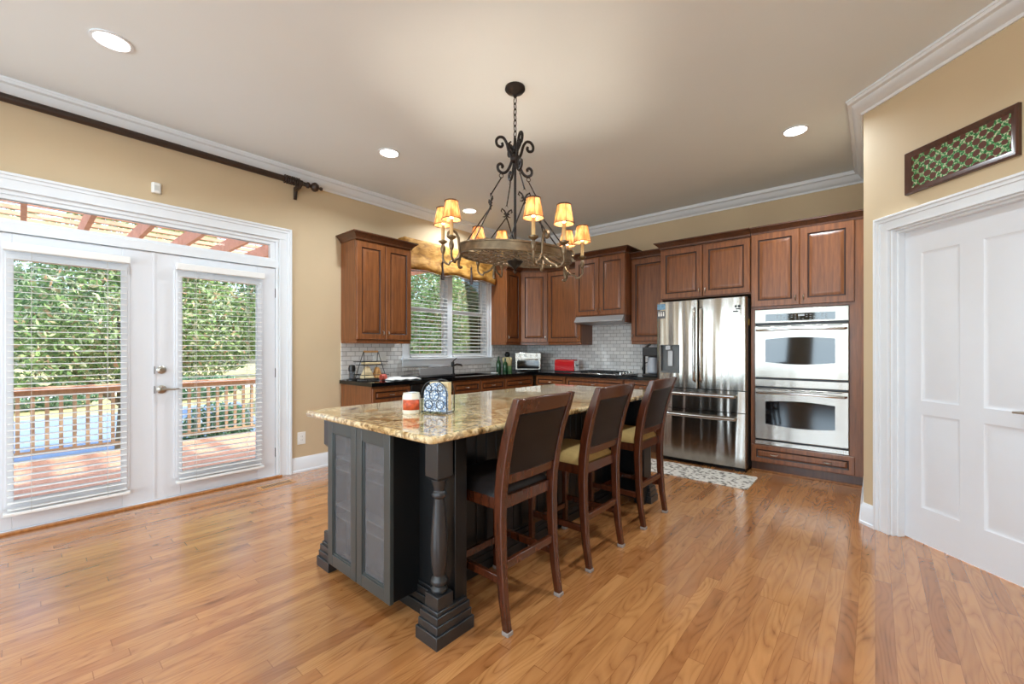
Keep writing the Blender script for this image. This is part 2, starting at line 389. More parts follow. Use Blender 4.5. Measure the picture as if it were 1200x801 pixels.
# casing profile frame: nested frame helper in local xz, facing -y
def casing(g, x0, x1, z1, wd, sill=None, z0=0):
    """three sided moulded casing round opening x0..x1 top z1; profile stepped"""
    for (a, b, t) in ((0, wd, .014), (wd * .62, wd, .022), (wd * .84, wd, .032), (0, .012, .019)):
        g.box(x0 - b, x0 - a, -t, 0, z0, z1 + a); g.box(x1 + a, x1 + b, -t, 0, z0, z1 + a)
        g.box(x0 - b, x1 + b, -t, 0, z1 + a, z1 + b)
    return g
# interior door on the diagonal wall
D3 = bpy.data.objects.new('door_3', None); COL.objects.link(D3); struct(D3); D3.location = (*dg(OS0), 0); D3.rotation_euler = (0, 0, R(-45))
OW = OS1 - OS0
casing(G(), 0, OW, OZ, .095).build('door_casing', M_TRIM, D3, bevel=.002)
g = G().box(0, .017, 0, .13, 0, OZ).box(OW - .017, OW, 0, .13, 0, OZ).box(0, OW, 0, .13, OZ - .012, OZ)
g.box(.017, .03, .03, .075, 0, OZ - .012).box(OW - .03, OW - .017, .03, .075, 0, OZ - .012).box(.017, OW - .017, .03, .075, OZ - .025, OZ - .012)
g.build('door_jamb', M_TRIM, D3, bevel=.002)
def panel_slab(w_, h_, rects, t, inset, mi=0):
    """slab in xz, front at y=0, with moulded recessed panels rects [(x0,x1,z0,z1)] laid in a grid"""
    g = G(); X = sorted({0, w_, *[r[0] for r in rects], *[r[1] for r in rects]}); Z = sorted({0, h_, *[r[2] for r in rects], *[r[3] for r in rects]})
    for i in range(len(X) - 1):
        for j in range(len(Z) - 1):
            cx, cz = (X[i] + X[i + 1]) / 2, (Z[j] + Z[j + 1]) / 2
            if not any(r[0] < cx < r[1] and r[2] < cz < r[3] for r in rects):
                g.add([(X[i], 0, Z[j]), (X[i + 1], 0, Z[j]), (X[i + 1], 0, Z[j + 1]), (X[i], 0, Z[j + 1])], [(0, 1, 2, 3)], mi)
    for r in rects:
        q = lambda d, y: (r[0] + d, r[1] - d, r[2] + d, r[3] - d, y)
        g.loops([q(0, 0), q(.012, .008), q(.022, .008), q(.05, .002)], [mi] * 4)
    g.add([(0, 0, 0), (w_, 0, 0), (w_, t, 0), (0, t, 0), (0, 0, h_), (w_, 0, h_), (w_, t, h_), (0, t, h_)],
          [(3, 2, 1, 0), (4, 5, 6, 7), (1, 2, 6, 5), (0, 4, 7, 3), (2, 3, 7, 6)], mi)
    return g
sw = OW - .04
slab = panel_slab(sw, 2.03, [(.113, .332, .225, .825), (.113, .332, .91, 1.865), (.451, .67, .225, .825), (.451, .67, .91, 1.865)], .035, 0)
so_ = slab.build('door_slab', M_DOORW, D3, loc=(.02, .076, .008))
g = G(); k = 0; g.lathe([(.0, 0), (.032, 0), (.032, .008), (.012, .012), (.012, .05), (.0, .05)], n=16); g.rot(0, 'X', R(90)); 
g.v = [(x + .735, y, z + .91) for x, y, z in g.v]
g.tube([(.735, -.045, .91), (.70, -.05, .912), (.66, -.05, .915), (.615, -.046, .912)], [.009, .009, .008, .006])
g.build('door_handle', M_NICKEL, so_, label='nickel lever handle')

# French doors on the door wall: local x = world y, -y = world +x
def wallroot(name, y0, z=0, x=WX): 
    o = bpy.data.objects.new(name, None); COL.objects.link(o); o.location = (x, y0, z); o.rotation_euler = (0, 0, R(90)); return o
FR = struct(wallroot('door_frame', DY0)); FR.name = 'trim_2'
FW = DY1 - DY0
casing(G(), .0, FW, DZ - .0, .112).build('door_casing', M_TRIM, FR, bevel=.002)
g = G().box(0, .028, 0, .15, 0, DZ).box(FW - .028, FW, 0, .15, 0, DZ).box(0, FW, 0, .15, DZ - .03, DZ).box(0, FW, -.004, .15, 2.045, 2.115)
g.box(0, FW, .0, .15, 0, .018)
g.build('door_jamb', M_TRIM, FR, bevel=.003)
struct(G().box(-.02, FW + .02, -.035, 0, 0, .016).build('threshold', wood('threshold_oak', (150, 92, 44), (196, 134, 76)), FR, bevel=.004))
TW = struct(wallroot('window_1', DY0 + .028, 2.115))
tw = FW - .056; th = DZ - .03 - 2.115
g = G()
for a, b, c, d in ((0, .045, 0, th), (tw - .045, tw, 0, th), (0, tw, 0, .022), (0, tw, th - .03, th)): g.box(a, b, .012, .07, c, d)
g.build('window_frame', M_TRIM, TW, bevel=.003)
G().box(.045, tw - .045, .04, .046, .022, th - .03).build('window_pane', M_GLASS, TW)
M_BLIND = pm('white_blind_vinyl', (240, 240, 238), .45, var=.01)
M_CORD = pm('blind_cord', (214, 212, 206), .8)
def blind(parent_name, label, w_, z0, z1, pitch, loc, slat=.048, tilt=8, sill=True, group=None, rot=R(90), inset=0):
    b = thing('window_blind', label, 'blind', loc, rot, group)
    G().box(0, w_, -.03, .03, z1 - .03, z1 + .022).build('headrail', M_BLIND, b, bevel=.004)
    g = G(); z = z0 + .04; t = R(tilt)
    while z < z1 - .04:
        c, s_ = cos(t) * slat / 2, sin(t) * slat / 2
        k = len(g.v)
        v0_ = len(g.v); g.add([(0, -c, z - s_), (w_, -c, z - s_), (w_, 0, z + .002), (0, 0, z + .002), (w_, c, z + s_), (0, c, z + s_),
               (0, -c, z - s_ - .0022), (w_, -c, z - s_ - .0022), (w_, 0, z - .0005), (0, 0, z - .0005), (w_, c, z + s_ - .0022), (0, c, z + s_ - .0022)],
              [(0, 1, 2, 3), (3, 2, 4, 5), (7, 6, 9, 8), (8, 9, 11, 10), (6, 7, 1, 0), (5, 4, 10, 11), (6, 0, 3, 9), (9, 3, 5, 11), (1, 7, 8, 2), (2, 8, 10, 4)])
        if inset: g.v[v0_:] = [(inset if p[0] == 0 else w_ - inset, p[1], p[2]) for p in g.v[v0_:]]
        z += pitch
    g.build('slats', M_BLIND, b, ang=60)
    G().box(0, w_, -.025, .025, z0, z0 + .02).build('bottom_rail', M_BLIND, b, bevel=.003)
    n = 2 if w_ < 1 else 3
    for i in range(n):
        x = w_ * (.2 + .6 * i / (n - 1))
        G().tube([(x, -.026, z1), (x, -.026, z0 + .01)], .0012, 5).tube([(x, .026, z1), (x, .026, z0 + .01)], .0012, 5).build('ladder_cord', M_CORD, b)
    return b
M_BRONZEH = pm('dark_hinge', (70, 60, 54), .4, metal=.8)
for i in range(2):
    w_ = .925; y0 = (DY0 + .03, .705)[i]
    D = struct(wallroot('door_%d' % (i + 1), y0, .02, WX - .012))
    w_ = (.70 - y0) if i == 0 else (DY1 - .03 - .705)
    x0, x1 = (.165, .72) if i == 0 else (.172, .755)
    z0, z1 = .19, 1.85
    g = G()
    for a, b, c, d in ((0, x0, 0, 2.02), (x1, w_, 0, 2.02), (x0, x1, 0, z0), (x0, x1, z1, 2.02)): g.box(a, b, 0, .044, c, d)
    for a in range(2):   # raised lite frame mouldings, room side
        o_, t = ((.045, .012), (.03, .02))[a]
        g.box(x0 - o_, x0 + .008, -t, .01, z0 - o_, z1 + o_).box(x1 - .008, x1 + o_, -t, .01, z0 - o_, z1 + o_)
        g.box(x0, x1, -t, .01, z0 - o_, z0 + .008).box(x0, x1, -t, .01, z1 - .008, z1 + o_)
    leaf = g.build('door_leaf', M_DOORW, D, bevel=.003)
    G().box(x0, x1, .02, .026, z0, z1).build('door_glass', M_GLASS, D)
    if i == 1:
        g = G(); g.lathe([(.0, 0), (.032, 0), (.032, .006), (.024, .012), (.0, .014)], n=16); g.rot(0, 'X', R(90)); g.v = [(x + .045, y, z + 1.06) for x, y, z in g.v]
        k = len(g.v); g.lathe([(0, 0), (.016, 0), (.014, .014), (0, .014)], n=12); g.rot(k, 'X', R(90)); g.v[k:] = [(x + .045, y - .012, z + 1.06) for x, y, z in g.v[k:]]
        g.build('deadbolt', M_NICKEL, D)
        g = G(); g.lathe([(.0, 0), (.034, 0), (.034, .008), (.014, .014), (.012, .05), (0, .05)], n=16); g.rot(0, 'X', R(90)); g.v = [(x + .045, y, z + .90) for x, y, z in g.v]
        g.tube([(.045, -.045, .90), (.08, -.05, .902), (.12, -.05, .898), (.165, -.044, .902)], [.010, .009, .008, .006])
        g.build('door_handle', M_NICKEL, D)
        for z in (.22, 1.0, 1.78): G().box(w_ - .002, w_ + .009, -.008, .012, z - .045, z + .045).build('hinge', M_BRONZEH, D, bevel=.002)
    else:
        G().box(w_ - .004, w_ + .012, -.006, .006, 0, 2.02).build('astragal', M_DOORW, D)
        for z in (.90, 1.06): G().box(w_ + .002, w_ + .006, -.010, .0, z - .03, z + .03).build('strike_plate', M_BRONZEH, D)
    # blind hung on the leaf
    ww = (x1 - x0) + .08
    blind('b', ('horizontal slat blind hung on the left leaf of the patio doors', 'horizontal slat blind hung on the patio door leaf with the lever handle')[i],
          ww, .13, 1.945, .0445, (WX + .042, y0 + x0 - .04, 0), slat=.046, tilt=4, group='blinds on the patio doors', inset=.02)

# kitchen window
KW = struct(wallroot('window_2', KY0)); kw = KY1 - KY0
g = G()
for (a, b, t) in ((0, .085, .014), (.05, .085, .026)):
    g.box(-b, -a, -t, 0, KZ0 - .0, KZ1 + b).box(kw + a, kw + b, -t, 0, KZ0, KZ1 + b).box(-b, kw + b, -t, 0, KZ1 + a, KZ1 + b)
g.box(-.11, kw + .06, -.055, .1, KZ0 - .022, KZ0)        # stool
g.box(-.085, kw + .04, -.018, 0, KZ0 - .105, KZ0 - .022)     # apron
g.build('window_casing', M_TRIM, KW, bevel=.003)
g = G().box(0, .03, 0, .15, KZ0, KZ1).box(kw - .03, kw, 0, .15, KZ0, KZ1).box(0, kw, 0, .15, KZ1 - .03, KZ1).box(.65, .74, 0, .12, KZ0, KZ1)
g.build('window_frame', M_TRIM, KW, bevel=.003)
for (a, b) in ((.03, .65), (.74, kw - .03)):
    zm = (KZ0 + KZ1) / 2
    for (c, d, y) in ((KZ0, zm + .02, .05), (zm - .02, KZ1 - .03, .085)):
        g = G()
        for q in ((a, a + .04, c, d), (b - .04, b, c, d), (a, b, c, c + .05), (a, b, d - .04, d)): g.box(q[0], q[1], y, y + .03, q[2], q[3])
        sh = g.build('window_sash', M_TRIM, KW, bevel=.003)
        G().box(a + .04, b - .04, y + .012, y + .017, c + .05, d - .04).build('window_pane', M_GLASS, sh)
    blind('k', 'white slat blind in the %s half of the kitchen window above the sink' % ('left' if a < .1 else 'right'), b - a - .02, KZ0 + .008, KZ1 - .055, .05,
          (WX + .0, KY0 + a + .01, 0), slat=.048, tilt=14, group='blinds in the kitchen window')
# backsplash tile
g = G()
Z0, Z1 = .914, 1.33
for y0, y1, z0, z1 in ((2.285, KY0 - .11, Z0, Z1), (KY0 - .11, KY1 + .06, Z0, KZ0 - .105), (KY1 + .06, KY - .008, Z0, Z1), (KY0 - .11, KY0 - .085, KZ0 - .105, Z1)): g.box(WX, WX + .008, y0, y1, z0, z1)
struct(g.build('wall_backsplash_left', M_TILE_Y))
g = G().box(WX + .008, -3.2, KY - .008, KY, Z0, Z1).box(-3.2, -2.44, KY - .008, KY, Z0, 1.72).box(-2.44, -1.94, KY - .008, KY, Z0, Z1)
struct(g.build('wall_backsplash_back', M_TILE_X))

# ------------------------------------------------------------ cabinets
def rpanel(w_, h_, st=.055, t=.02, flat=False):
    """raised-panel door: local x 0..w, z 0..h, back y=0, front y=-t; slot 0 wood, slot 1 glaze"""
    q = lambda d, y: (d, w_ - d, d, h_ - d, y)
    g = G()
    if min(w_, h_) < 2 * st + .06: st = min(w_, h_) * .22
    m = min(w_, h_) / 2 - st
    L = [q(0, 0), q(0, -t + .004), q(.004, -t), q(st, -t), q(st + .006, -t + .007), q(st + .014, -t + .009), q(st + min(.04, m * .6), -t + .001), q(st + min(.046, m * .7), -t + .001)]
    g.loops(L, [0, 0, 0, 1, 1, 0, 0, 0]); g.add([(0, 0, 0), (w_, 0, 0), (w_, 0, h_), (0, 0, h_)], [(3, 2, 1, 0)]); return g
def pull(x, z, vertical=True, ln=.05, y=-.02):
    g = G()
    if vertical: g.tube([(x, y + .003, z - ln / 2), (x, y - .02, z - ln / 2 + .008), (x, y - .024, z), (x, y - .02, z + ln / 2 - .008), (x, y + .003, z + ln / 2)], [.004, .004, .007, .004, .004], 8)
    else: g.tube([(x - ln / 2, y + .003, z), (x - ln / 2 + .008, y - .02, z), (x, y - .024, z), (x + ln / 2 - .008, y - .02, z), (x + ln / 2, y + .003, z)], [.004, .004, .007, .004, .004], 8)
    return g
def crown_prof(): return [(0, 0), (0, .0), (-.012, 0), (-.018, .02), (-.04, .045), (-.055, .055), (-.06, .075), (0, .075)]
def crown3(g, x0, x1, yb, yf, z, left=True, right=True, p=.06, h=.075):
    """cornice round a cabinet top: stacked flaring frusta"""
    st = [(0, .006), (.25, .012), (.55, .032), (.8, .052), (.85, p), (1, p)]
    for (a, pa), (b, pb) in zip(st, st[1:]):
        la, lb = (pa if left else 0), (pb if left else 0); ra, rb = (pa if right else 0), (pb if right else 0)
        g.add([(x0 - la, yf - pa, z + a * h), (x1 + ra, yf - pa, z + a * h), (x1 + ra, yb, z + a * h), (x0 - la, yb, z + a * h),
               (x0 - lb, yf - pb, z + b * h), (x1 + rb, yf - pb, z + b * h), (x1 + rb, yb, z + b * h), (x0 - lb, yb, z + b * h)],
              [(0, 3, 2, 1), (4, 5, 6, 7), (0, 1, 5, 4), (1, 2, 6, 5), (2, 3, 7, 6), (3, 0, 4, 7)])
    return g
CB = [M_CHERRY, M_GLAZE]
def upper(label, loc, rot, w_, z0, z1, dep, doors, crown=(True, True), group='upper kitchen cabinets', rail=True, handles='lr', rail_h=.03):
    """wall cabinet: local x 0..w, back y=0, front y=-dep"""
    loc = (loc[0] + (.003 if rot else 0), loc[1] - (0 if rot else .003), 0)
    c = thing('upper_cabinet', label, 'cabinet', loc, rot, group)
    g = G().box(0, w_, -dep + .02, 0, z0, z1); g.build('cabinet_body', M_CHERRY, c, bevel=.002)
    dw = w_ / doors
    for i in range(doors):
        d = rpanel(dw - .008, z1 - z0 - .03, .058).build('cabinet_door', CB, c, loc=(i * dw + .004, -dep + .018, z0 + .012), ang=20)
        hs = handles[i] if doors > 1 else handles
        hx = (dw - .008 - .028) if (hs == 'l') else .028
        pull(hx, .07).build('handle', M_NICKEL, d)
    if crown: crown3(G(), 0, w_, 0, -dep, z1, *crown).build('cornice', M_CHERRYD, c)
    if rail: G().box(0.002, w_ - .002, -dep + .012, -.0, z0 - rail_h, z0).build('light_rail', M_CHERRY, c, bevel=.004)
    return c
# left of the window, on the door wall
upper('double door cherry wall cabinet left of the kitchen window', (WX, 2.285, 0), R(90), .69, 1.345, 2.41, .33, 2)
# right of the window: single, then diagonal corner, then straight
c = upper('narrow cherry wall cabinet right of the kitchen window', (WX, 4.655, 0), R(90), .34, 1.345, 2.43, .33, 1, crown=(False, False), handles='r')
# corner cabinet
c = thing('upper_cabinet', 'angled cherry corner wall cabinet above the toaster oven', 'cabinet', (WX, KY, 0), 0, 'upper kitchen cabinets')
A_, B_ = (.31, -.562), (.66, -.31)
pts = [(0, 0), (0, -.562), A_, B_, (.66, 0)]
G().prism([(x, y) for x, y in pts], 1.345, 2.43).build('cabinet_body', M_CHERRY, c, bevel=.002)
ang = math.atan2(B_[1] - A_[1], B_[0] - A_[0]); ln = math.hypot(B_[0] - A_[0], B_[1] - A_[1])
d = rpanel(ln - .03, 1.055, .058).build('cabinet_door', CB, c, loc=(A_[0] + .015 * cos(ang), A_[1] + .015 * sin(ang), 1.357), rotz=ang, ang=20)
pull(ln - .06, .07).build('handle', M_NICKEL, d)
def inflate(p, k): return [(x + dx * k, y + dy * k) for (x, y), (dx, dy) in zip(p, [(0, 0), (0, 0), (.9, -.4), (.5, -1), (0, 0)])]
g = G()
for (a, pa), (b, pb) in zip([(0, .006), (.25, .012), (.55, .032), (.8, .052), (.85, .06), (1, .06)][:-1], [(.25, .012), (.55, .032), (.8, .052), (.85, .06), (1, .06)]):
    pa_, pb_ = inflate(pts, pa), inflate(pts, pb); n = 5
    g.add([(x, y, 2.43 + a * .075) for x, y in pa_] + [(x, y, 2.43 + b * .075) for x, y in pb_], [list(range(5))[::-1], list(range(5, 10))] + [(i, (i + 1) % 5, (i + 1) % 5 + 5, i + 5) for i in range(5)])
g.build('cornice', M_CHERRYD, c)
G().prism([(.0, -.0), (0, -.56), (A_[0] - .005, A_[1] + .01), (B_[0] - .003, B_[1] + .01), (.66, 0)], 1.315, 1.345).build('light_rail', M_CHERRY, c, bevel=.003)
upper('cherry wall cabinet between the angled corner cabinet and the range hood', (-3.785, KY, 0), 0, .583, 1.345, 2.43, .33, 1, crown=(False, False), handles='l')
c = upper('raised cherry cabinet above the range hood', (-3.2, KY, 0), 0, .76, 1.70, 2.50, .49, 2, rail=False)
for a in (0, .742): G().box(a, a + .018, -.47, -.01, 1.60, 1.70).build('side_skirt', M_CHERRYD, c, bevel=.002)
upper('tall single door cherry cabinet between the range hood and the refrigerator', (-2.438, KY, 0), 0, .50, 1.345, 2.43, .33, 1, crown=(False, False), handles='r')
c = upper('deep double door cherry cabinet above the refrigerator', (-1.925, KY, 0), 0, .945, 1.825, 2.42, .64, 2, crown=(True, False), rail=False)
# fridge enclosure side panels belong to it
G().box(0, .018, -.62, 0, .92, 1.825).build('side_panel', M_CHERRY, c)
# oven tower
c = thing('oven_cabinet', 'tall cherry oven cabinet with upper doors and a bottom drawer, against the pantry wall', 'cabinet', (-.976, KY - .02, 0), 0)
TW_ = .905; c.location.y = KY - .004
g = G().box(0, .04, -.64, 0, .10, 2.42).box(.794, TW_, -.64, 0, .10, 2.42).box(0, TW_, -.64, 0, 1.655, 2.42).box(0, TW_, -.64, 0, .10, .30).box(.02, .88, -.2, 0, .3, 1.66)
g.build('cabinet_body', M_CHERRY, c, bevel=.002)
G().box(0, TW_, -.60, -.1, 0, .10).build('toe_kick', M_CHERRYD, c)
G().box(0, TW_, -.612, -.6, 0, .018).build('shoe_moulding', wood('shoe_oak', (140, 88, 44), (180, 122, 70)), c, bevel=.004)
for i, (a, b) in enumerate(((.008, .418), (.424, .832))):
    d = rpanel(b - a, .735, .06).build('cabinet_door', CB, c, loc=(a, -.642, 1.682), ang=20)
    pull((b - a - .03) if i == 0 else .03, .07).build('handle', M_NICKEL, d)
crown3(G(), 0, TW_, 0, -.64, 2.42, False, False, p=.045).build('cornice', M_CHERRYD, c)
d = rpanel(.825, .17, .042).build('drawer', CB, c, loc=(.01, -.642, .108), ang=20)
for x in (.2, .63): pull(x, .085, False, .06).build('handle', M_NICKEL, d)

# wall oven
M_OVENWIN = pm('oven_window', (12, 12, 13), .05, var=.05)
ov = thing('double_oven', 'stainless double wall oven built into the tall cherry cabinet', 'oven', (-.936, 4.92, 0))
W_ = .754
G().box(.005, W_ - .005, 0, .42, .285, 1.645).build('oven_body', M_BLACK, ov)
cpn = G().box(0, W_, -.022, 0, 1.512, 1.65).build('control_panel', M_STEEL, ov, bevel=.004)
G().box(.095, .655, -.0245, -.021, 1.53, 1.60).build('display', M_BLACKG, cpn)
M_LEGEND = pm('panel_legend', (150, 152, 155), .5)
g = G()
for i in range(14):
    for j in range(3):
        if (i + j) % 4: g.box(.19 + i * .03, .205 + i * .03, -.0252, -.0244, 1.541 + j * .019, 1.546 + j * .019)
g.build('legend', M_LEGEND, cpn)['kind'] = 'stuff'
G().box(.37, .42, -.0254, -.0244, 1.572, 1.588).build('clock', pm('clock_grey', (190, 196, 200), .4), cpn)
def oven_door(z0, z1, wz0, wz1):
    d = G().box(0, W_, -.035, 0, z0, z1).build('oven_door', M_STEEL, ov, bevel=.005)
    # window with bowed top and bottom edges
    n = 16; x0, x1 = .096, .655; pt = []
    for i in range(n + 1):
        u = i / n; pt.append((x0 + (x1 - x0) * u, wz0 - .02 * sin(pi * u)))
    for i in range(n + 1):
        u = 1 - i / n; pt.append((x0 + (x1 - x0) * u, wz1 + .018 * sin(pi * u)))
    G().prismy(pt, -.0365, -.034).build('oven_window', M_OVENWIN, d)
    hz = z1 - .05; P = [(.02, -.035, hz + .004), (.035, -.075, hz + .002)] + [(.035 + .684 * i / 10, -.08 - .018 * sin(pi * i / 10), hz + .014 * sin(pi * i / 10)) for i in range(1, 10)] + [(.719, -.075, hz + .002), (.734, -.035, hz + .004)]
    G().tube(P, .011, 10).build('handle', M_STEELH, d)
    g = G()
    for i in range(5): g.box(.03 + i * .142, .14 + i * .142, -.0362, -.034, z1 - .014, z1 - .008)
    g.build('vent_slot', M_BLACK, d)
oven_door(.965, 1.488, 1.122, 1.350); oven_door(.346, .858, .502, .726)
G().box(0, W_, -.022, 0, .876, .948).build('middle_trim', M_STEEL, ov, bevel=.003)
G().box(0, W_, -.022, 0, .286, .328).build('bottom_trim', M_STEEL, ov, bevel=.003)

# refrigerator
fr = thing('refrigerator', 'stainless French door refrigerator with water dispenser and two lower drawers', 'refrigerator', (-1.905, 4.76, 0))
FWd = .918
G().box(.004, FWd - .004, .075, .76, .03, 1.765).build('fridge_body', pm('dark_grey_fridge_side', (48, 46, 45), .5), fr, bevel=.004)
G().box(.02, FWd - .02, .06, .7, .0, .03).build('base_grille', M_BLACK, fr)
def bowed(x0, x1, z0, z1, hole=None, bulge=.012):
    g = G(); n = 12
    def y(x): u = (x - 0) / FWd; return -bulge * 4 * u * (1 - u) + .0
    e = .012
    xs_ = [x0] + [x0 + e * .4, x0 + e] + [x0 + e + (x1 - x0 - 2 * e) * i / n for i in range(1, n)] + [x1 - e, x1 - e * .4, x1]
    ys = [y(x) + (.012 if i in (0, len(xs_) - 1) else (.004 if i in (1, len(xs_) - 2) else 0)) for i, x in enumerate(xs_)]
    if not hole:
        g.prism([(x, yy) for x, yy in zip(xs_, ys)] + [(x1, .07), (x0, .07)], z0, z1)
    else:
        hx0, hx1, hz0, hz1 = hole
        def seg(a, b, za, zb):
            P = [(x, yy) for x, yy in zip(xs_, ys) if a < x < b]; P = [(a, y(a) + (.012 if a == x0 else 0))] + P + [(b, y(b) + (.012 if b == x1 else 0))]
            g.prism(P + [(b, .07), (a, .07)], za, zb)
        seg(x0, x1, z0, hz0); seg(x0, x1, hz1, z1); seg(x0, hx0, hz0, hz1); seg(hx1, x1, hz0, hz1)
    return g
HOLE = (.045, .262, .985, 1.30)
dl = bowed(0, .455, .828, 1.782, HOLE).build('fridge_door', M_STEELV, fr, ang=50)
dr = bowed(.462, FWd, .828, 1.782).build('fridge_door', M_STEELV, fr, ang=50)
dw1 = bowed(0, FWd, .602, .82).build('drawer', M_STEELV, fr, ang=50)
dw2 = bowed(0, FWd, .045, .594).build('drawer', M_STEELV, fr, ang=50)
for d, x in ((dl, .425), (dr, .492)):
    G().tube([(x, -.005, .90), (x, -.05, .925)] + [(x + (.0), -.055 - .012 * sin(pi * i / 8), .94 + .72 * i / 8) for i in range(9)] + [(x, -.05, 1.675), (x, -.005, 1.70)], .011, 10).build('handle', M_STEELH, d)
for d, z in ((dw1, .765), (dw2, .535)):
    G().tube([(.06, -.005, z), (.065, -.05, z)] + [(.07 + .75 * i / 8, -.056 - .008 * sin(pi * i / 8), z) for i in range(9)] + [(.825, -.05, z), (.83, -.005, z)], .011, 10, flat=1.5).build('handle', M_STEELH, d)
ds = G(); hx0, hx1, hz0, hz1 = HOLE
ds.box(hx0, hx1, .045, .06, hz0, hz1).box(hx0, hx0 + .006, -.004, .06, hz0, hz1).box(hx1 - .006, hx1, -.008, .06, hz0, hz1).box(hx0, hx1, -.006, .06, hz0, hz0 + .02).box(hx0, hx1, -.006, .06, hz1 - .008, hz1)
ds = ds.build('water_dispenser', pm('dispenser_grey', (92, 92, 92), .35, metal=.3), dl, bevel=.002)
g = G().box(.10, .155, .0, .045, 1.245, 1.292).box(.12, .175, .02, .045, 1.06, 1.235)
g.build('dispenser_paddle', M_SILVER, dl, bevel=.004)
G().box(.012, .10, -.008, .002, 1.70, 1.762).build('blue_sticker', pm('blue_sticker', (110, 150, 178), .4, var=.3, vs=40), dl, label='small blue picture sticker')
g = G().box(.012, .10, -.008, .002, 1.60, 1.685); st_ = g.build('grey_sticker', pm('grey_sticker', (92, 92, 96), .4), dl, label='grey sticker with three white figures')
g = G()
for i in range(3): g.ball((.03 + i * .026, -.009, 1.665), .008, 8, (1, .2, 1)); g.box(.022 + i * .026, .038 + i * .026, -.0095, -.0075, 1.625, 1.655)
g.build('sticker_figure', M_WHITEP, dl)
g = G().box(.815, .835, -.012, 0, 1.675, 1.70).box(.845, .866, -.012, 0, 1.675, 1.70).box(.825, .866, -.012, 0, 1.655, 1.666).box(.80, .845, -.012, 0, 1.63, 1.644)
g.build('badge', M_BLACK, dr, label='small black badges on the right door')
G().box(.93, .938, -.0, .02, 1.46, 1.52)
G().box(FWd - .02, FWd - .004, .04, .10, 1.767, 1.79).build('hinge_cover', M_BLACK, fr)
G().box(FWd + .001, FWd + .006, .10, .14, 1.50, 1.56).build('energy_tag', M_BRASS, fr, label='small yellow tag on the side')

# base cabinets
def basecab(label, loc, rot, w_, dep=.61, drawers=1, door=2, top=.872, group='base kitchen cabinets'):
    loc = (loc[0] + (.003 if rot else 0), loc[1] - (0 if rot else .003), 0)
    c = thing('base_cabinet', label, 'cabinet', loc, rot, group)
    G().box(0, w_, -dep + .02, 0, .10, top).build('cabinet_body', M_CHERRY, c, bevel=.002)
    G().box(0, w_, -dep + .08, 0, 0, .10).build('toe_kick', M_CHERRYD, c)
    dw = w_ / drawers
    for i in range(drawers):
        d = rpanel(dw - .012, .145, .035).build('drawer', CB, c, loc=(i * dw + .006, -dep + .018, top - .165), ang=20)
        pull((dw - .012) / 2, .0725, False, .055).build('handle', M_NICKEL, d)
    dw = w_ / door
    for i in range(door):
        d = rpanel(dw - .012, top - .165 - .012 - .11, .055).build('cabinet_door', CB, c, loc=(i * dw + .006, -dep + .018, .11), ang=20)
        pull((dw - .04) if i % 2 == 0 else .028, top - .165 - .12 - .09).build('handle', M_NICKEL, d)
    return c
basecab('cherry base cabinet at the open end of the window counter', (WX, 2.285, 0), R(90), .465, .63, 1, 1)
basecab('cherry base cabinet right of the black dishwasher, under the sink', (WX, 3.352, 0), R(90), .935, .63, 2, 2)
basecab('cherry base cabinet between the sink cabinet and the corner', (WX, 4.29, 0), R(90), .62, .63, 1, 2)
basecab('cherry base cabinet below the toaster oven in the corner', (-3.80, KY, 0), 0, .52, .61, 1, 1)
basecab('wide cherry base cabinet below the gas cooktop', (-3.27, KY, 0), 0, .86, .61, 1, 2)
basecab('cherry base cabinet left of the refrigerator', (-2.40, KY, 0), 0, .465, .61, 1, 1)
dwm = thing('dishwasher', 'black dishwasher under the counter by the dish rack', 'dishwasher', (WX, 2.755, 0), R(90))
G().box(.003, .59, -.60, -.02, .10, .868).build('dishwasher_body', M_BLACK, dwm)
G().box(.003, .59, -.635, -.60, .12, .74).build('dishwasher_door', M_BLACKG, dwm, bevel=.006)
G().box(.003, .59, -.635, -.60, .75, .868).build('control_panel', M_BLACK, dwm, bevel=.006)
G().tube([(.05, -.635, .73), (.06, -.67, .73), (.53, -.67, .73), (.54, -.635, .73)], .009).build('handle', M_BLACK, dwm)
g = G(); g.lathe([(0, 0), (.016, 0), (.013, .02), (0, .02)]); g.rot(0, 'X', R(90)); g.v = [(x + .53, y - .635, z + .81) for x, y, z in g.v]; g.build('dial', M_NICKEL, dwm)
# black countertop with sink hole
CX = -3.785
g = G(); sy0, sy1, sx0, sx1 = 3.50, 4.20, -4.28, -3.90; z0, z1 = .874, .914
for a in ((WX, CX, 2.265, sy0), (WX, sx0, sy0, sy1), (sx1, CX, sy0, sy1), (WX, CX, sy1, KY), (CX, -1.945, KY - .645, KY)): g.box(a[0] + (.008 if a[0] == WX else 0), a[1], a[2], a[3] - (.008 if a[3] == KY else 0), z0, z1)
tag(g.build('countertop', M_BLACKC), 'polished black granite countertop running under the window and along the kitchen wall', 'countertop')
sk = thing('kitchen_sink', 'stainless undermount sink in the black counter below the window', 'sink', (-4.09, 3.85, .70))
g = G().box(-.19, .19, -.35, .35, -.02, -.0).box(-.19, -.183, -.35, .35, 0, .173).box(.183, .19, -.35, .35, 0, .173).box(-.19, .19, -.35, -.343, 0, .173).box(-.19, .19, .343, .35, 0, .173)
g.build('basin', M_STEEL, sk)
G().lathe([(0, 0), (.04, 0), (.04, .004), (.025, .001), (0, .001)], (0, 0, 0)).build('drain', M_STEELH, sk)

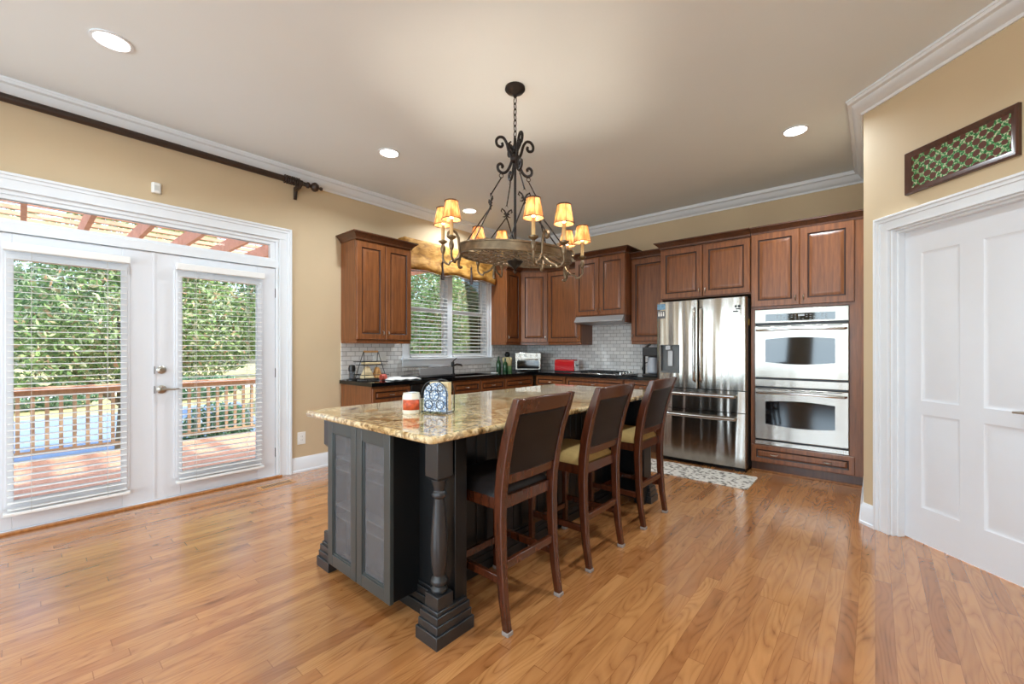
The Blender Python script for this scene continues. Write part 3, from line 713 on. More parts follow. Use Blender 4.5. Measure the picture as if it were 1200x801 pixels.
# range hood
hd = thing('range_hood', 'slim stainless under-cabinet range hood', 'range hood', (-3.2, KY, 0))
G().prismx([(-.0, 1.605), (-.0, 1.698), (-.492, 1.698), (-.545, 1.632), (-.545, 1.618), (-.50, 1.605)], .02, .74).build('hood_body', M_SILVER, hd, bevel=.003)
G().box(.1, .66, -.36, -.06, 1.600, 1.606).build('filter', M_SILVER, hd)

# cooktop
ck = thing('cooktop', 'stainless gas cooktop with black grates under the range hood', 'cooktop', (-2.82, 5.22, .9148))
G().box(-.38, .38, -.25, .25, 0, .012).build('cooktop_base', M_STEELH, ck, bevel=.004)
for i in range(3):
    x0 = -.345 + i * .2; g = G()
    for x in (x0, x0 + .09, x0 + .18): g.box(x - .005, x + .005, -.22, .22, .026, .036)
    for y in (-.215, -.07, .07, .215): g.box(x0, x0 + .18, y - .005, y + .005, .026, .036)
    for x in (x0, x0 + .18):
        for y in (-.215, .215): g.box(x - .006, x + .006, y - .006, y + .006, .012, .03)
    g.build('grate', M_BLACK, ck)
for x, y in ((-.25, -.12), (-.25, .12), (-.05, 0), (.14, -.12), (.14, .12)): G().lathe([(0, .012), (.045, .012), (.045, .02), (.03, .024), (0, .025)], (x, y, 0)).build('burner', M_BLACK, ck)
for k in range(5): G().lathe([(0, .012), (.018, .012), (.016, .035), (0, .035)], (.325, -.18 + k * .09, 0)).build('knob', M_STEELH, ck)

# toaster oven (turned towards the room in the corner)
to = thing('toaster_oven', 'stainless toaster oven in the corner of the black counter', 'toaster oven', (-4.09, 5.14, .9148), R(36))
G().box(-.20, .20, -.14, .14, .015, .285).build('oven_body', M_STEEL, to, bevel=.01)
G().box(-.19, .19, -.15, -.14, .025, .19).build('oven_door', M_STEEL, to, bevel=.004)
G().box(-.165, .165, -.153, -.149, .04, .165).build('oven_glass', M_OVENWIN, to)
G().tube([(-.15, -.15, .18), (-.15, -.175, .18), (.15, -.175, .18), (.15, -.15, .18)], .007).build('handle', M_STEELH, to)
for k in range(4):
    g = G(); g.lathe([(0, 0), (.02, 0), (.017, .022), (0, .022)]); g.rot(0, 'X', R(90)); g.v = [(x - .13 + k * .085, y - .14, z + .24) for x, y, z in g.v]; g.build('knob', M_WHITEP, to)
for x in (-.17, .17):
    for y in (-.11, .11): G().box(x - .012, x + .012, y - .012, y + .012, 0, .016).build('foot', M_BLACK, to)
# red toaster
tt = thing('toaster', 'red long slot toaster beside the toaster oven', 'toaster', (-3.50, 5.31, .914), R(8))
G().prismx([(-.075, .015), (.075, .015), (.078, .14), (.06, .175), (.04, .185), (-.04, .185), (-.06, .175), (-.078, .14)], -.16, .155).build('toaster_shell', M_RED, tt, bevel=.006)
G().box(.155, .175, -.07, .07, .012, .165).build('end_panel', M_STEELH, tt, bevel=.004)
G().box(-.165, .165, -.07, .07, 0, .018).build('toaster_base', M_BLACK, tt)
G().box(-.14, .13, -.012, .012, .182, .188).build('slot', M_BLACK, tt)
G().box(.175, .195, -.012, .012, .09, .105).build('lever', M_BLACK, tt)
# coffee maker
cm = thing('coffee_maker', 'black coffee maker with a clear water tank beside the refrigerator', 'coffee maker', (-2.16, 5.14, .914), 0)
G().box(-.02, .17, -.16, .12, 0, .03).box(-.02, .17, .02, .12, .03, .33).box(-.02, .17, -.15, .12, .25, .36).build('machine_body', M_BLACK, cm, bevel=.01)
G().tube([(-.06, 0, .0), (-.06, 0, .25), (-.035, 0, .36), (.02, 0, .40)], [.018, .018, .017, .015], 10).build('tower', M_BLACK, cm)
G().lathe([(.05, .04), (.062, .05), (.065, .16), (.052, .20), (.05, .235)], (.085, -.08, 0), 20).build('carafe', pm('frosted_plastic', (196, 202, 212), .15, Alpha=.75), cm)
tag(G().tube([(-2.24, 5.2, .93), (-2.30, 5.26, 1.0), (-2.32, 5.38, 1.06), (-2.27, 5.5, 1.10), (-2.26, 5.545, 1.09)], .006, 8).build('power_cord', M_BLACK), 'black power cord looping up the tiles behind the coffee maker', 'cord')
tag(G().tube([(-2.46, 5.0, .925), (-2.36, 5.02, .924), (-2.31, 5.0, .924)], [.007, .008, .007], 8).lathe([(.0, 0), (.045, 0), (.05, .012), (.0, .012)], (-2.29, 5.0, .9148), 16).build('spoon_rest', M_BLACK), 'black spoon rest lying right of the cooktop', 'utensil')
# figurine and bottles
fg = thing('chef_figurine', 'cream figurine with a black head and green base beside the green bottles', 'figurine', (-4.29, 4.87, .914), R(40))
G().lathe([(0, 0), (.07, 0), (.075, .03), (.07, .07), (.06, .085), (0, .09)], n=20).build('base', pm('green_glaze', (120, 165, 110), .3), fg)
G().lathe([(.02, .07), (.062, .08), (.072, .12), (.06, .17), (.042, .20), (.035, .215), (0, .22)], n=20).ball((-.055, 0, .175), .022, 8, (1, 1, 1.8)).ball((.055, 0, .175), .022, 8, (1, 1, 1.8)).build('body', pm('cream_glaze', (238, 222, 168), .3), fg)
G().ball((0, 0, .25), .042, 12, (1, 1, 1.05)).ball((0, -.01, .285), .028, 10, (1.1, 1.1, .5)).build('head', M_BLACK, fg)
for k, (x, y, h_) in enumerate(((-4.28, 4.66, .23), (-4.22, 4.745, .20))):
    b = thing('green_bottle', ('tallest dark green glass bottle on the black counter', 'shorter dark green bottle next to the figurine')[k], 'bottle', (x, y, .914), 0, 'green bottles by the window')
    G().lathe([(0, 0), (.034, 0), (.036, .01), (.036, h_ * .55), (.03, h_ * .66), (.014, h_ * .76), (.013, h_ * .95), (0, h_ * .95)]).build('glass', M_DARKGREEN, b)
    G().lathe([(0, h_ * .95), (.015, h_ * .95), (.015, h_), (0, h_)]).build('cap', M_BLACK, b)
# faucet
fc = thing('faucet', 'black kitchen faucet with a raised lever below the window', 'faucet', (-4.33, 3.80, .914), R(90))
G().lathe([(0, 0), (.03, 0), (.028, .01), (.022, .02), (.022, .15), (.018, .165), (0, .165)]).build('faucet_body', M_BLACK, fc)
G().tube([(0, 0, .11), (0, -.08, .135), (0, -.17, .13), (0, -.18, .115)], .013, 10).build('spout', M_BLACK, fc)
G().tube([(0, 0, .16), (.02, 0, .185), (.07, 0, .215)], [.009, .007, .006], 8).build('lever', M_BLACK, fc)
tag(G().lathe([(0, 0), (.05, 0), (.055, .008), (.02, .01), (0, .008)], (-4.05, 4.32, .914)).build('soap_dish', M_WHITEP), 'small white dish on the counter right of the faucet', 'dish')
# dish rack
dk = thing('dish_rack', 'stainless dish drying rack on a black tray left of the faucet', 'dish rack', (-4.16, 3.25, .914), R(90))
G().box(-.27, .27, -.20, .17, 0, .018).build('drip_tray', M_BLACK, dk, bevel=.005)
g = G()
for i in range(21): x = -.24 + .024 * i; g.tube([(x, -.15, .02), (x, -.16, .12)], .002, 5).tube([(x, .14, .02), (x, .15, .12)], .002, 5)
for z in (.03, .075, .12): g.tube([(-.25, -.155, z), (.25, -.155, z), (.25, .145, z), (-.25, .145, z)], .004, 6, closed=True)
g.build('wire_rack', M_STEELH, dk)
G().box(-.25, .25, -.168, -.162, .03, .115).build('front_panel', M_SILVER, dk, bevel=.002)
G().box(.10, .24, -.12, .12, .02, .135).build('cutlery_bin', M_SILVER, dk, bevel=.006)
# towel mat
g = G(); nx, ny = 16, 8; vs = []
for i in range(nx + 1):
    for j in range(ny + 1): vs.append((-4.28 + .42 * j / ny, 2.56 + .36 * i / nx, 0.9175 + .012 + .006 * sin(i * 1.1) * sin(j * .9)))
fs = [(i * (ny + 1) + j, i * (ny + 1) + j + 1, (i + 1) * (ny + 1) + j + 1, (i + 1) * (ny + 1) + j) for i in range(nx) for j in range(ny)]
g.add(vs, fs); o = g.build('dish_towel', M_WHITEC); sm = o.modifiers.new('s', 'SOLIDIFY'); sm.thickness = .011; sm.offset = -1
tag(o, 'white dish towel spread on the black counter between bread stand and dish rack', 'towel')
# bread stand
bs_ = thing('bread_stand', 'two-tier black wire bread stand with a wooden handle', 'stand', (-4.20, 2.50, .914), R(90))
g = G()
for x in (-.13, .13):
    sx = 1 if x > 0 else -1
    g.tube([(x, -.10, .012), (x - sx * .045, -.005, .31)], .004, 6).tube([(x, .10, .012), (x - sx * .045, .005, .31)], .004, 6)
for z, hw, hd_ in ((.015, .15, .12), (.06, .15, .12), (.20, .155, .09), (.165, .13, .085)):
    g.tube([(-hw, -hd_, z), (hw, -hd_, z), (hw, hd_, z), (-hw, hd_, z)], .0035, 6, closed=True)
for i in range(9): x = -.12 + .03 * i; g.tube([(x, -.12, .015), (x, .12, .015)], .0018, 5).tube([(x, -.085, .165), (x, .085, .165)], .0018, 5)
g.build('wire_frame', M_BLACK, bs_)
G().tube([(-.085, 0, .31), (.085, 0, .31)], .011, 10).build('wooden_handle', M_TANW, bs_)
g = G().frust((-.05, -.01), (.07, .05), (.025, .015), .019, .15); tag(g.build('bread_loaf', M_PAPER, loc=(-4.20, 2.50, .914), rotz=R(90), bevel=.014, segs=4), 'pale bagged loaf on the lower tier of the bread stand', 'bread')
g = G().frust((.07, -.01), (.045, .05), (.012, .03), .019, .14); tag(g.build('bread_loaf', M_BREAD, loc=(-4.20, 2.50, .914), rotz=R(90), bevel=.014, segs=4), 'browner loaf right of the pale one on the bread stand', 'bread')
g = G().box(-.09, .09, -.05, .05, .172, .196); tag(g.build('cracker_box', M_PAPER, loc=(-4.20, 2.50, .914), rotz=R(90), bevel=.004), 'cream packet on the upper tier of the bread stand', 'packet')
g = G(); g.lathe([(0, 0), (.033, 0), (.034, .05), (.03, .06), (0, .06)], (0, 0, 0), 16); g.rot(0, 'Y', R(90)); g.v = [(x + .02, y - .165, z + .035) for x, y, z in g.v]
tag(g.build('snack_tin', pm('red_tin', (176, 74, 58), .4, var=.35, vs=50), loc=(-4.20, 2.50, .914), rotz=R(90)), 'small red patterned tin lying in front of the bread stand', 'tin')
fp = thing('coffee_press', 'small black and glass press at the left end of the counter', 'coffee press', (-4.28, 2.322, .914), 0)
G().lathe([(0, 0), (.055, 0), (.055, .012), (.034, .02), (0, .02)]).build('base', M_BLACK, fp)
G().lathe([(.03, .02), (.032, .025), (.03, .11), (0, .11)], n=16).build('beaker', pm('smoky_glass', (90, 92, 96), .1, Alpha=.7), fp)
G().lathe([(0, .10), (.036, .10), (.038, .13), (.03, .165), (0, .17)], n=16).build('lid', M_BLACK, fp)
# switch plates
def plate(label, loc, rot, w_, h_, kind, n=1, group=None):
    p = thing('switch_plate' if kind == 's' else 'wall_outlet', label, 'switch' if kind == 's' else 'outlet', loc, rot, group)
    G().box(-w_ / 2, w_ / 2, -.006, 0, -h_ / 2, h_ / 2).build('cover_plate', M_WHITEP, p, bevel=.002)
    for i in range(n):
        x = (i - (n - 1) / 2) * .046
        if kind == 's': G().box(x - .016, x + .016, -.009, -.004, -.033, .033).build('rocker', M_WHITEP, p, bevel=.002)
        else:
            G().box(x - .016, x + .016, -.0075, -.004, -.033, .033).build('receptacle', M_WHITEP, p, bevel=.002)
            g = G()
            for z in (-.018, .018): g.box(x - .007, x - .005, -.0082, -.007, z - .004, z + .004).box(x + .005, x + .007, -.0082, -.007, z - .004, z + .004)
            g.build('slot', M_BLACK, p)
    return p
plate('three-gang white switch plate on the tiles left of the kitchen window', (WX + .008, 2.76, 1.115), R(90), .165, .12, 's', 3)
plate('double white outlet low on the tiles by the bread stand', (WX + .008, 2.49, 1.02), R(90), .12, .12, 'o', 2)
plate('white outlet on the tiles right of the kitchen window', (WX + .008, 4.72, 1.04), R(90), .09, .12, 'o')
plate('dark-plugged outlet on the tiles between figurine and toaster oven', (-4.25, KY - .008, 1.05), 0, .08, .12, 'o')
plate('white outlet low on the tan wall right of the patio doors', (WX, 1.865, .342), R(90), .08, .125, 'o')
sn = thing('motion_sensor', 'small white sensor on the tan wall above the patio doors', 'sensor', (WX, .714, 2.56), R(90))
G().prism([(-.032, 0), (.032, 0), (.032, -.018), (.022, -.034), (-.022, -.034), (-.032, -.018)], -.042, .042).build('sensor_case', M_WHITEP, sn, bevel=.005)
G().box(-.015, .015, -.036, -.033, -.022, .018).build('lens', pm('sensor_lens', (205, 205, 200), .3), sn)
vt = thing('floor_vent', 'wooden floor register beside the patio door', 'vent', (-4.19, 1.535, 0), R(95))
G().box(-.15, .15, -.055, .055, 0, .004).build('frame', wood('vent_oak', (176, 124, 72), (214, 164, 108)), vt)
g = G()
for k in range(12): x = -.125 + k * .0215; g.box(x, x + .012, -.03, .03, .0035, .0048)
g.build('slots', M_DKBROWN, vt)

# ------------------------------------------------------------ valance
def valance():
    v = thing('window_valance', 'gold fabric window valance with dark tassels above the kitchen window', 'valance', (WX, 0, 0), 0)
    fab = N('gold_valance_fabric'); n1 = fab.new('TexNoise'); n1.inputs['Scale'].default_value = 9; n1.inputs['Detail'].default_value = 6; n1.inputs['Distortion'].default_value = .5
    fab.link(fab.coord((1, 1, 2.5)), n1.inputs['Vector'])
    fab.link(fab.ramp(n1.outputs[0], [(.3, lin((128, 84, 28))), (.5, lin((176, 124, 50))), (.7, lin((206, 156, 82)))]), fab.b.inputs['Base Color']); fab.b.inputs['Roughness'].default_value = .75
    fab.bump(n1.outputs[0], .4, .01)
    y0, y1 = 3.02, 4.615; n = 64; g = G(); rows = 10; vs = []
    def bot(u):  # scallops: ends hang lower, swags between the tassels
        t = [0, .36, .685, 1.0]
        for a, b in zip(t, t[1:]):
            if u <= b or b == 1: 
                q = (u - a) / (b - a); return 2.215 + (.0 if 0 else 0) + .035 * sin(pi * q) ** 1 * (1 if b != 1 else .9)
    for i in range(n + 1):
        u = i / n; zb = bot(u)
        for j in range(rows + 1):
            t = j / rows; z = 2.615 + (zb - 2.615) * t
            d = .125 + .012 * sin(u * 40) * t + .02 * sin(t * pi * 3) * (t ** 1.5)
            vs.append((d, y0 + (y1 - y0) * u, z))
    fs = [(i * (rows + 1) + j, (i + 1) * (rows + 1) + j, (i + 1) * (rows + 1) + j + 1, i * (rows + 1) + j + 1) for i in range(n) for j in range(rows)]
    g.add(vs, fs); o = g.build('fabric', fab.m, v, ang=80); m = o.modifiers.new('s', 'SOLIDIFY'); m.thickness = .008
    G().box(.0, .13, y0, y0 + .012, 2.24, 2.615).box(0, .13, y1 - .012, y1, 2.24, 2.615).box(0, .12, y0, y1, 2.595, 2.615).build('return_board', fab.m, v)
    g = G()
    for i in range(n * 2):
        u = (i + .5) / (n * 2); z = bot(u); g.ball((.128, y0 + (y1 - y0) * u, z - .012 - .006 * (i % 2)), .008, 5)
    g.build('fringe', pm('beaded_fringe', (120, 104, 92), .4, var=.5, vs=90), v)
    for u in (.36, .685):
        y = y0 + (y1 - y0) * u
        t = G().tube([(.15, y, 2.44), (.152, y, 2.36)], .003, 6).lathe([(0, .24), (.012, .235), (.014, .21), (.009, .20), (.012, .18), (.022, .03), (.024, 0), (0, 0)], (.155, y, 2.16), 12)
        t.build('tassel', pm('dark_tassel', (44, 26, 20), .7), v)
valance()
# curtain rod
cr = thing('curtain_rod', 'long dark wooden curtain rod under the crown moulding above the patio doors', 'curtain rod', (WX + .12, 0, 2.90), 0)
G().tube([(0, -1.6, 0), (0, 1.80, 0)], .028, 14).build('rod', M_DKBROWN, cr)
g = G(); g.lathe([(0, 0), (.028, 0), (.03, .02), (.02, .03), (.02, .06), (.03, .07), (.03, .085), (.018, .095), (.016, .11), (.034, .12), (.046, .14), (.046, .155), (.034, .175), (.012, .185), (.012, .195), (.018, .205), (.016, .222), (0, .228)], n=16)
g.rot(0, 'X', R(-90)); g.v = [(x, y + 1.80, z) for x, y, z in g.v]; g.build('finial', M_DKBROWN, cr)
for y in (1.80, -1.4):
    G().prismy([(-.12, -.14), (-.105, -.14), (-.08, -.06), (.0, -.05), (.03, -.03), (.03, -.018), (-.12, -.018)], y - .014, y + .014).build('bracket', M_DKBROWN, cr, bevel=.003)
for k in range(7):
    y = 1.66 + k * .021; g = G(); g.tube([(.036 * cos(a), y, .036 * sin(a)) for a in [2 * pi * i / 18 for i in range(18)]], .006, 6, closed=True); g.build('ring', M_DKBROWN, cr)

# ------------------------------------------------------------ framed art
ar = thing('framed_tile_panel', 'long brown framed panel of green and brown rosettes above the white door', 'wall art', (*dg(.314), 2.24), R(-45))
AW, AH = .578, .268
g = G()
q = lambda d, y: (d, AW - d, d, AH - d, y)
g.loops([q(0, 0), q(0, -.02), q(.006, -.028), q(.02, -.022), q(.03, -.014), q(.036, -.012), q(.037, 0)], [0] * 7); g.f.pop(); g.mi.pop(); g.build('frame', wood('frame_walnut', (60, 34, 24), (92, 56, 42), .3), ar)
am = N('rosette_tiles'); c = am.new('TexCoord'); mp = am.new('Mapping'); mp.inputs['Rotation'].default_value = (0, R(45), 0); mp.inputs['Scale'].default_value = (22, 22, 22)
am.link(c.outputs['Object'], mp.inputs[0]); sp = am.new('SeparateXYZ'); am.link(mp.outputs[0], sp.inputs[0])
fx = am.math('SUBTRACT', am.math('FRACT', sp.outputs[0]), .5); fz = am.math('SUBTRACT', am.math('FRACT', sp.outputs[2]), .5)
rr = am.math('SQRT', am.math('ADD', am.math('MULTIPLY', fx, fx), am.math('MULTIPLY', fz, fz)))
nz = am.new('TexNoise'); nz.inputs['Scale'].default_value = 16; am.link(c.outputs['Object'], nz.inputs['Vector'])
nz2 = am.new('TexNoise'); nz2.inputs['Scale'].default_value = 90; am.link(c.outputs['Object'], nz2.inputs['Vector'])
grn = am.ramp(nz2.outputs[0], [(.35, lin((30, 92, 48))), (.5, lin((70, 150, 84))), (.62, lin((206, 206, 176)))])
mx = am.new('Mix', data_type='RGBA'); am.link(am.math('LESS_THAN', am.math('ADD', rr, am.math('MULTIPLY', nz.outputs[0], .45)), .62), mx.inputs[0]); am.link(grn, mx.inputs[6]); mx.inputs[7].default_value = (*lin((96, 54, 46)), 1)
am.link(mx.outputs[2], am.b.inputs['Base Color']); am.b.inputs['Roughness'].default_value = .35
G().box(.036, AW - .036, -.010, -.001, .036, AH - .036).build('rosette_panel', am.m, ar)

# ------------------------------------------------------------ rug
rm = N('runner_weave'); v_ = rm.coord((1, 1, 1)); vo = rm.new('TexVoronoi'); vo.inputs['Scale'].default_value = 22; rm.link(v_, vo.inputs['Vector'])
wn_ = rm.new('TexNoise'); wn_.inputs['Scale'].default_value = 45; wn_.inputs['Detail'].default_value = 3; rm.link(v_, wn_.inputs['Vector'])
rm.link(rm.ramp(rm.math('ADD', rm.math('MULTIPLY', vo.outputs[0], .5), rm.math('MULTIPLY', wn_.outputs[0], .6)), [(.38, lin((90, 82, 74))), (.47, lin((160, 152, 142))), (.56, lin((214, 208, 198)))]), rm.b.inputs['Base Color']); rm.b.inputs['Roughness'].default_value = .95; rm.bump(wn_.outputs[0], .5, .01)
g = G(); rx0, rx1, ry0, ry1, rr_ = -2.15, -.86, 4.19, 4.66, .03
pp = []
for cx_, cy_, a0 in ((rx1 - rr_, ry1 - rr_, 0), (rx0 + rr_, ry1 - rr_, 90), (rx0 + rr_, ry0 + rr_, 180), (rx1 - rr_, ry0 + rr_, 270)):
    for i in range(5): a = R(a0 + i * 22.5); pp.append((cx_ + rr_ * cos(a), cy_ + rr_ * sin(a)))
tag(g.prism(pp, 0.0005, .011).build('runner_rug', rm.m, bevel=.004), 'grey and cream patterned runner rug in front of the refrigerator', 'rug')

# ------------------------------------------------------------ island
isl = thing('kitchen_island', 'black painted kitchen island with glass doors and turned corner posts', 'kitchen island', (0, 0, 0))
LX, RXi, NY, FY = -2.43, -1.40, 1.19, 3.40     # outer base
g = G().box(-2.36, -1.70, 1.26, FY - .02, .0, .868)
g.box(LX + .03, RXi - .008, 1.255, 1.30, 0, .868).box(LX + .03, RXi - .008, FY - .05, FY, 0, .868)
g.box(-1.49, RXi - .008, 1.25, 1.32, 0, .868).box(-1.49, RXi - .008, 3.26, FY, 0, .868)
for i in range(24):      # beadboard under the overhang
    y = 1.34 + i * .08
    if y < 3.24: g.box(-1.702, -1.695, y + .004, y + .076, .14, .80)
g.build('island_body', M_BLACK_SHADED, isl, bevel=.003)
prof = [(0, 0), (0, .14), (.006, .14), (.010, .128), (.016, .122), (.016, .095), (.022, .088), (.022, .06), (.03, .05), (.03, 0)]
g = sweep([(-2.26, NY), (-1.50, NY)][::-1], prof)      # travel -x : inward (right) is +y?  handled below
g = G()
def mould(g, x0, x1, y0, y1):
    for a, z0, z1 in ((.03, 0, .055), (.022, .055, .09), (.016, .09, .124), (.008, .124, .14)): g.box(x0 - a, x1 + a, y0 - a, y1 + a, z0, z1)
    return g
mould(g, LX + .03, -1.45, 1.255, 1.295); mould(g, -1.72, -1.70, 1.34, 3.24)
g.build('base_moulding', M_BLACK_SHADED, isl, bevel=.003)
def post(px, py, full):
    k = .0425
    p = G()
    p.box(px - k, px + k, py - k, py + k, .70, .868)
    p.frust((px, py), (k * .72, k * .72), (k, k), .685, .70)
    pf = [(.030, .195), (.034, .2), (.036, .212), (.030, .222), (.026, .226), (.036, .235), (.037, .25), (.028, .262), (.024, .27), (.03, .28), (.036, .33), (.038, .38), (.036, .44), (.030, .52), (.025, .58), (.023, .605), (.031, .61), (.034, .62), (.031, .63), (.024, .636), (.025, .65), (.032, .672), (.034, .685)]
    p.lathe(pf, (px, py, 0), 24)
    p.box(px - k, px + k, py - k, py + k, .13, .196)
    o = p.build('turned_post', M_BLACK_LIT, isl, bevel=.002)
    g = G(); mould(g, px - k, px + k, py - k, 1.30 if full else py + k)
    g.build('plinth', M_BLACK_LIT, o, bevel=.003)
post(-1.4425, 1.1875 - .0, True); post(-2.385, 1.1875, False); post(-1.4425, 3.38, False); post(-2.385, 3.38, False)
# glass fronted display cabinet at the near end
gx0, gx1, gy = -2.262, -1.668, 1.088
g = G()
g.box(gx0 + .002, gx0 + .02, gy + .02, 1.255, .09, .868).box(gx1 - .02, gx1 - .002, gy + .02, 1.255, .09, .868).box(gx0 + .02, gx1 - .02, gy + .02, 1.255, .09, .108).box(gx0 + .02, gx1 - .02, gy + .02, 1.255, .85, .868)
g.box(gx0 + .02, gx1 - .02, NY - .004, NY - .001, .108, .85)
g.build('display_case', M_BLACK_SHADED, isl, bevel=.002)
M_WHIM = pm('grey_case_lining', (140, 140, 142), .6)
G().box(gx0 + .021, gx1 - .021, NY - .006, NY - .0045, .109, .849).build('case_lining', M_WHIM, isl)
for z in (.34, .40, .60, .66): G().box(gx0 + .02, gx1 - .02, gy + .03, NY - .007, z, z + .006).build('glass_shelf', M_STEELH if 0 else pm('shelf_glass', (205, 208, 210), .15), isl)
xm = (gx0 + gx1) / 2
for i, (a, b) in enumerate(((gx0, xm - .003), (xm + .003, gx1))):
    g = G(); st = .05; zz0, zz1 = .086, .862
    for r_ in ((a, a + st, zz0, zz1), (b - st, b, zz0, zz1), (a + st, b - st, zz0, zz0 + .06), (a + st, b - st, zz1 - .06, zz1)): g.box(r_[0], r_[1], gy, gy + .02, r_[2], r_[3])
    for r_ in ((a + st - .002, a + st + .008, zz0 + .06, zz1 - .06), (b - st - .008, b - st + .002, zz0 + .06, zz1 - .06), (a + st, b - st, zz0 + .058, zz0 + .068), (a + st, b - st, zz1 - .068, zz1 - .058)): g.box(r_[0], r_[1], gy + .006, gy + .02, r_[2], r_[3])
    d = g.build('glass_door', M_GREYP, isl, bevel=.002)
    G().box(a + st, b - st, gy + .012, gy + .015, zz0 + .06, zz1 - .06).build('glass_pane', M_SEEDY, d)
# island countertop with rounded front corners and a bullnose edge
def rrect(x0, x1, y0, y1, r, n=6):
    P = []
    for cx_, cy_, a0 in ((x1 - r, y1 - r, 0), (x0 + r, y1 - r, 90), (x0 + r, y0 + r, 180), (x1 - r, y0 + r, 270)):
        for i in range(n + 1): a = R(a0 + 90 * i / n); P.append((cx_ + r * cos(a), cy_ + r * sin(a)))
    return P
ic = G().prism(rrect(-2.474, -1.33, 1.052, 3.53, .035), .8688, .90).build('island_countertop', M_GRANITE, bevel=.012, segs=4)
tag(ic, 'gold and brown granite slab on top of the black island', 'countertop')

# ------------------------------------------------------------ stools
def stool(y, label, cush, rz=0):
    t = thing('bar_stool', label, 'bar stool', (-1.445, y, 0), R(-90) + rz, 'stools along the island')
    # rear legs + back posts
    for s_ in (-1, 1):
        P = [(s_ * .197, .222, .012), (s_ * .197, .200, .15), (s_ * .196, .186, .32), (s_ * .196, .180, .50), (s_ * .196, .184, .62), (s_ * .197, .200, .74), (s_ * .200, .228, .86), (s_ * .204, .266, .97), (s_ * .206, .292, 1.04)]
        Lg = G().bar(P, [.032, .035, .038, .04, .04, .04, .038, .034, .03], [.034, .038, .042, .046, .05, .052, .05, .044, .036]).build('leg', M_STOOL, t, bevel=.006, segs=3, ang=50)
        G().box(s_ * .197 - .018, s_ * .197 + .018, .204, .242, 0, .018).build('foot_pad', M_FELT, Lg, bevel=.003)
        Lg = G().bar([(s_ * .188, -.198, .012), (s_ * .188, -.195, .3), (s_ * .188, -.19, .575)], [.03, .036, .042], [.03, .036, .042]).build('leg', M_STOOL, t, bevel=.005, segs=2)
        G().box(s_ * .188 - .017, s_ * .188 + .017, -.215, -.181, 0, .018).build('foot_pad', M_FELT, Lg, bevel=.003)
    g = G().box(-.176, .176, .158, .182, .53, .585).box(-.168, .168, -.2, -.176, .53, .585).box(-.2, -.178, -.172, .16, .53, .585).box(.178, .2, -.172, .16, .53, .585)
    g.build('seat_frame', M_STOOL, t, bevel=.003)
    # cushion: puffed rounded box
    g = G(); nx = 14; vs = []; fs = []
    def top(u, v): return .595 + .055 * (1 - abs(u) ** 5) ** .6 * (1 - abs(v) ** 5) ** .6
    for sgn in (1, -1):
        k = len(vs)
        for i in range(nx + 1):
            for j in range(nx + 1):
                u, v = -1 + 2 * i / nx, -1 + 2 * j / nx; vs.append((u * .205, -.03 + v * .192, top(u, v) if sgn > 0 else .586))
        for i in range(nx):
            for j in range(nx):
                a = k + i * (nx + 1) + j; fs.append((a, a + nx + 1, a + nx + 2, a + 1) if sgn > 0 else (a, a + 1, a + nx + 2, a + nx + 1))
    n1 = nx + 1; K = n1 * n1
    rim = [i * n1 for i in range(nx)] + [nx * n1 + j for j in range(nx)] + [(nx - i) * n1 + nx for i in range(nx)] + [nx - j for j in range(nx)]
    for a, b in zip(rim, rim[1:] + rim[:1]): fs.append((a, a + K, b + K, b))
    g.add(vs, fs); g.build('seat_cushion', cush, t, ang=80)
    # curved back: rails + panel follow the posts' lean and bow slightly backwards
    def yb(z): 
        Z = [(.50, .180), (.62, .184), (.74, .200), (.86, .228), (.97, .266), (1.04, .292), (1.08, .305)]
        for (a, ya), (b, y2) in zip(Z, Z[1:]):
            if z <= b: return ya + (y2 - ya) * (z - a) / (b - a)
    def bowed_rail(z0, z1, hw, th_, bow, rise=0, nz_=4, nx_=12):
        vs = []; g = G()
        for side in (-1, 1):
            for j in range(nz_ + 1):
                for i in range(nx_ + 1):
                    u = -1 + 2 * i / nx_; zt = z1 + rise * (1 - u * u); z = z0 + (zt - z0) * j / nz_
                    vs.append((u * hw, yb(z) + bow * (1 - u * u) + side * th_ / 2, z))
        q_ = (nz_ + 1) * (nx_ + 1); f = []
        for j in range(nz_):
            for i in range(nx_):
                a = j * (nx_ + 1) + i; f += [(a, a + 1, a + nx_ + 2, a + nx_ + 1), (a + q_ + 1, a + q_, a + q_ + nx_ + 1, a + q_ + nx_ + 2)]
        for i in range(nx_):
            f += [(i + 1, i, i + q_, i + 1 + q_)]; a = nz_ * (nx_ + 1) + i; f += [(a, a + 1, a + 1 + q_, a + q_)]
        for j in range(nz_):
            a = j * (nx_ + 1); f += [(a, a + nx_ + 1, a + nx_ + 1 + q_, a + q_)]; a += nx_; f += [(a + nx_ + 1, a, a + q_, a + nx_ + 1 + q_)]
        return g.add(vs, f)
    bowed_rail(.965, 1.035, .19, .03, .012, .006).build('top_rail', M_STOOL, t, bevel=.006, ang=50)
    bowed_rail(.645, .69, .178, .026, .008).build('lower_back_rail', M_STOOL, t, bevel=.004, ang=50)
    bowed_rail(.69, .966, .178, .034, .010, 0, 8).build('back_panel', M_LEATHER, t, bevel=.006, ang=50)
    for z, y_, hw in ((.285, .188, .18), (.17, -.196, .172)): G().box(-hw, hw, y_ - .011, y_ + .011, z - .018, z + .018).build('stretcher', M_STOOL, t, bevel=.003)
    for x in (-.19, .19): G().box(x - .011, x + .011, -.18, .18, .205, .24).build('stretcher', M_STOOL, t, bevel=.003)
    return t
stool(1.585, 'mahogany bar stool with a dark leather seat, nearest the camera', M_LEATHER)
stool(2.285, 'middle mahogany bar stool with a gold seat cushion', M_GOLDC)
stool(3.02, 'mahogany bar stool with a gold seat, nearest the refrigerator', M_GOLDC)

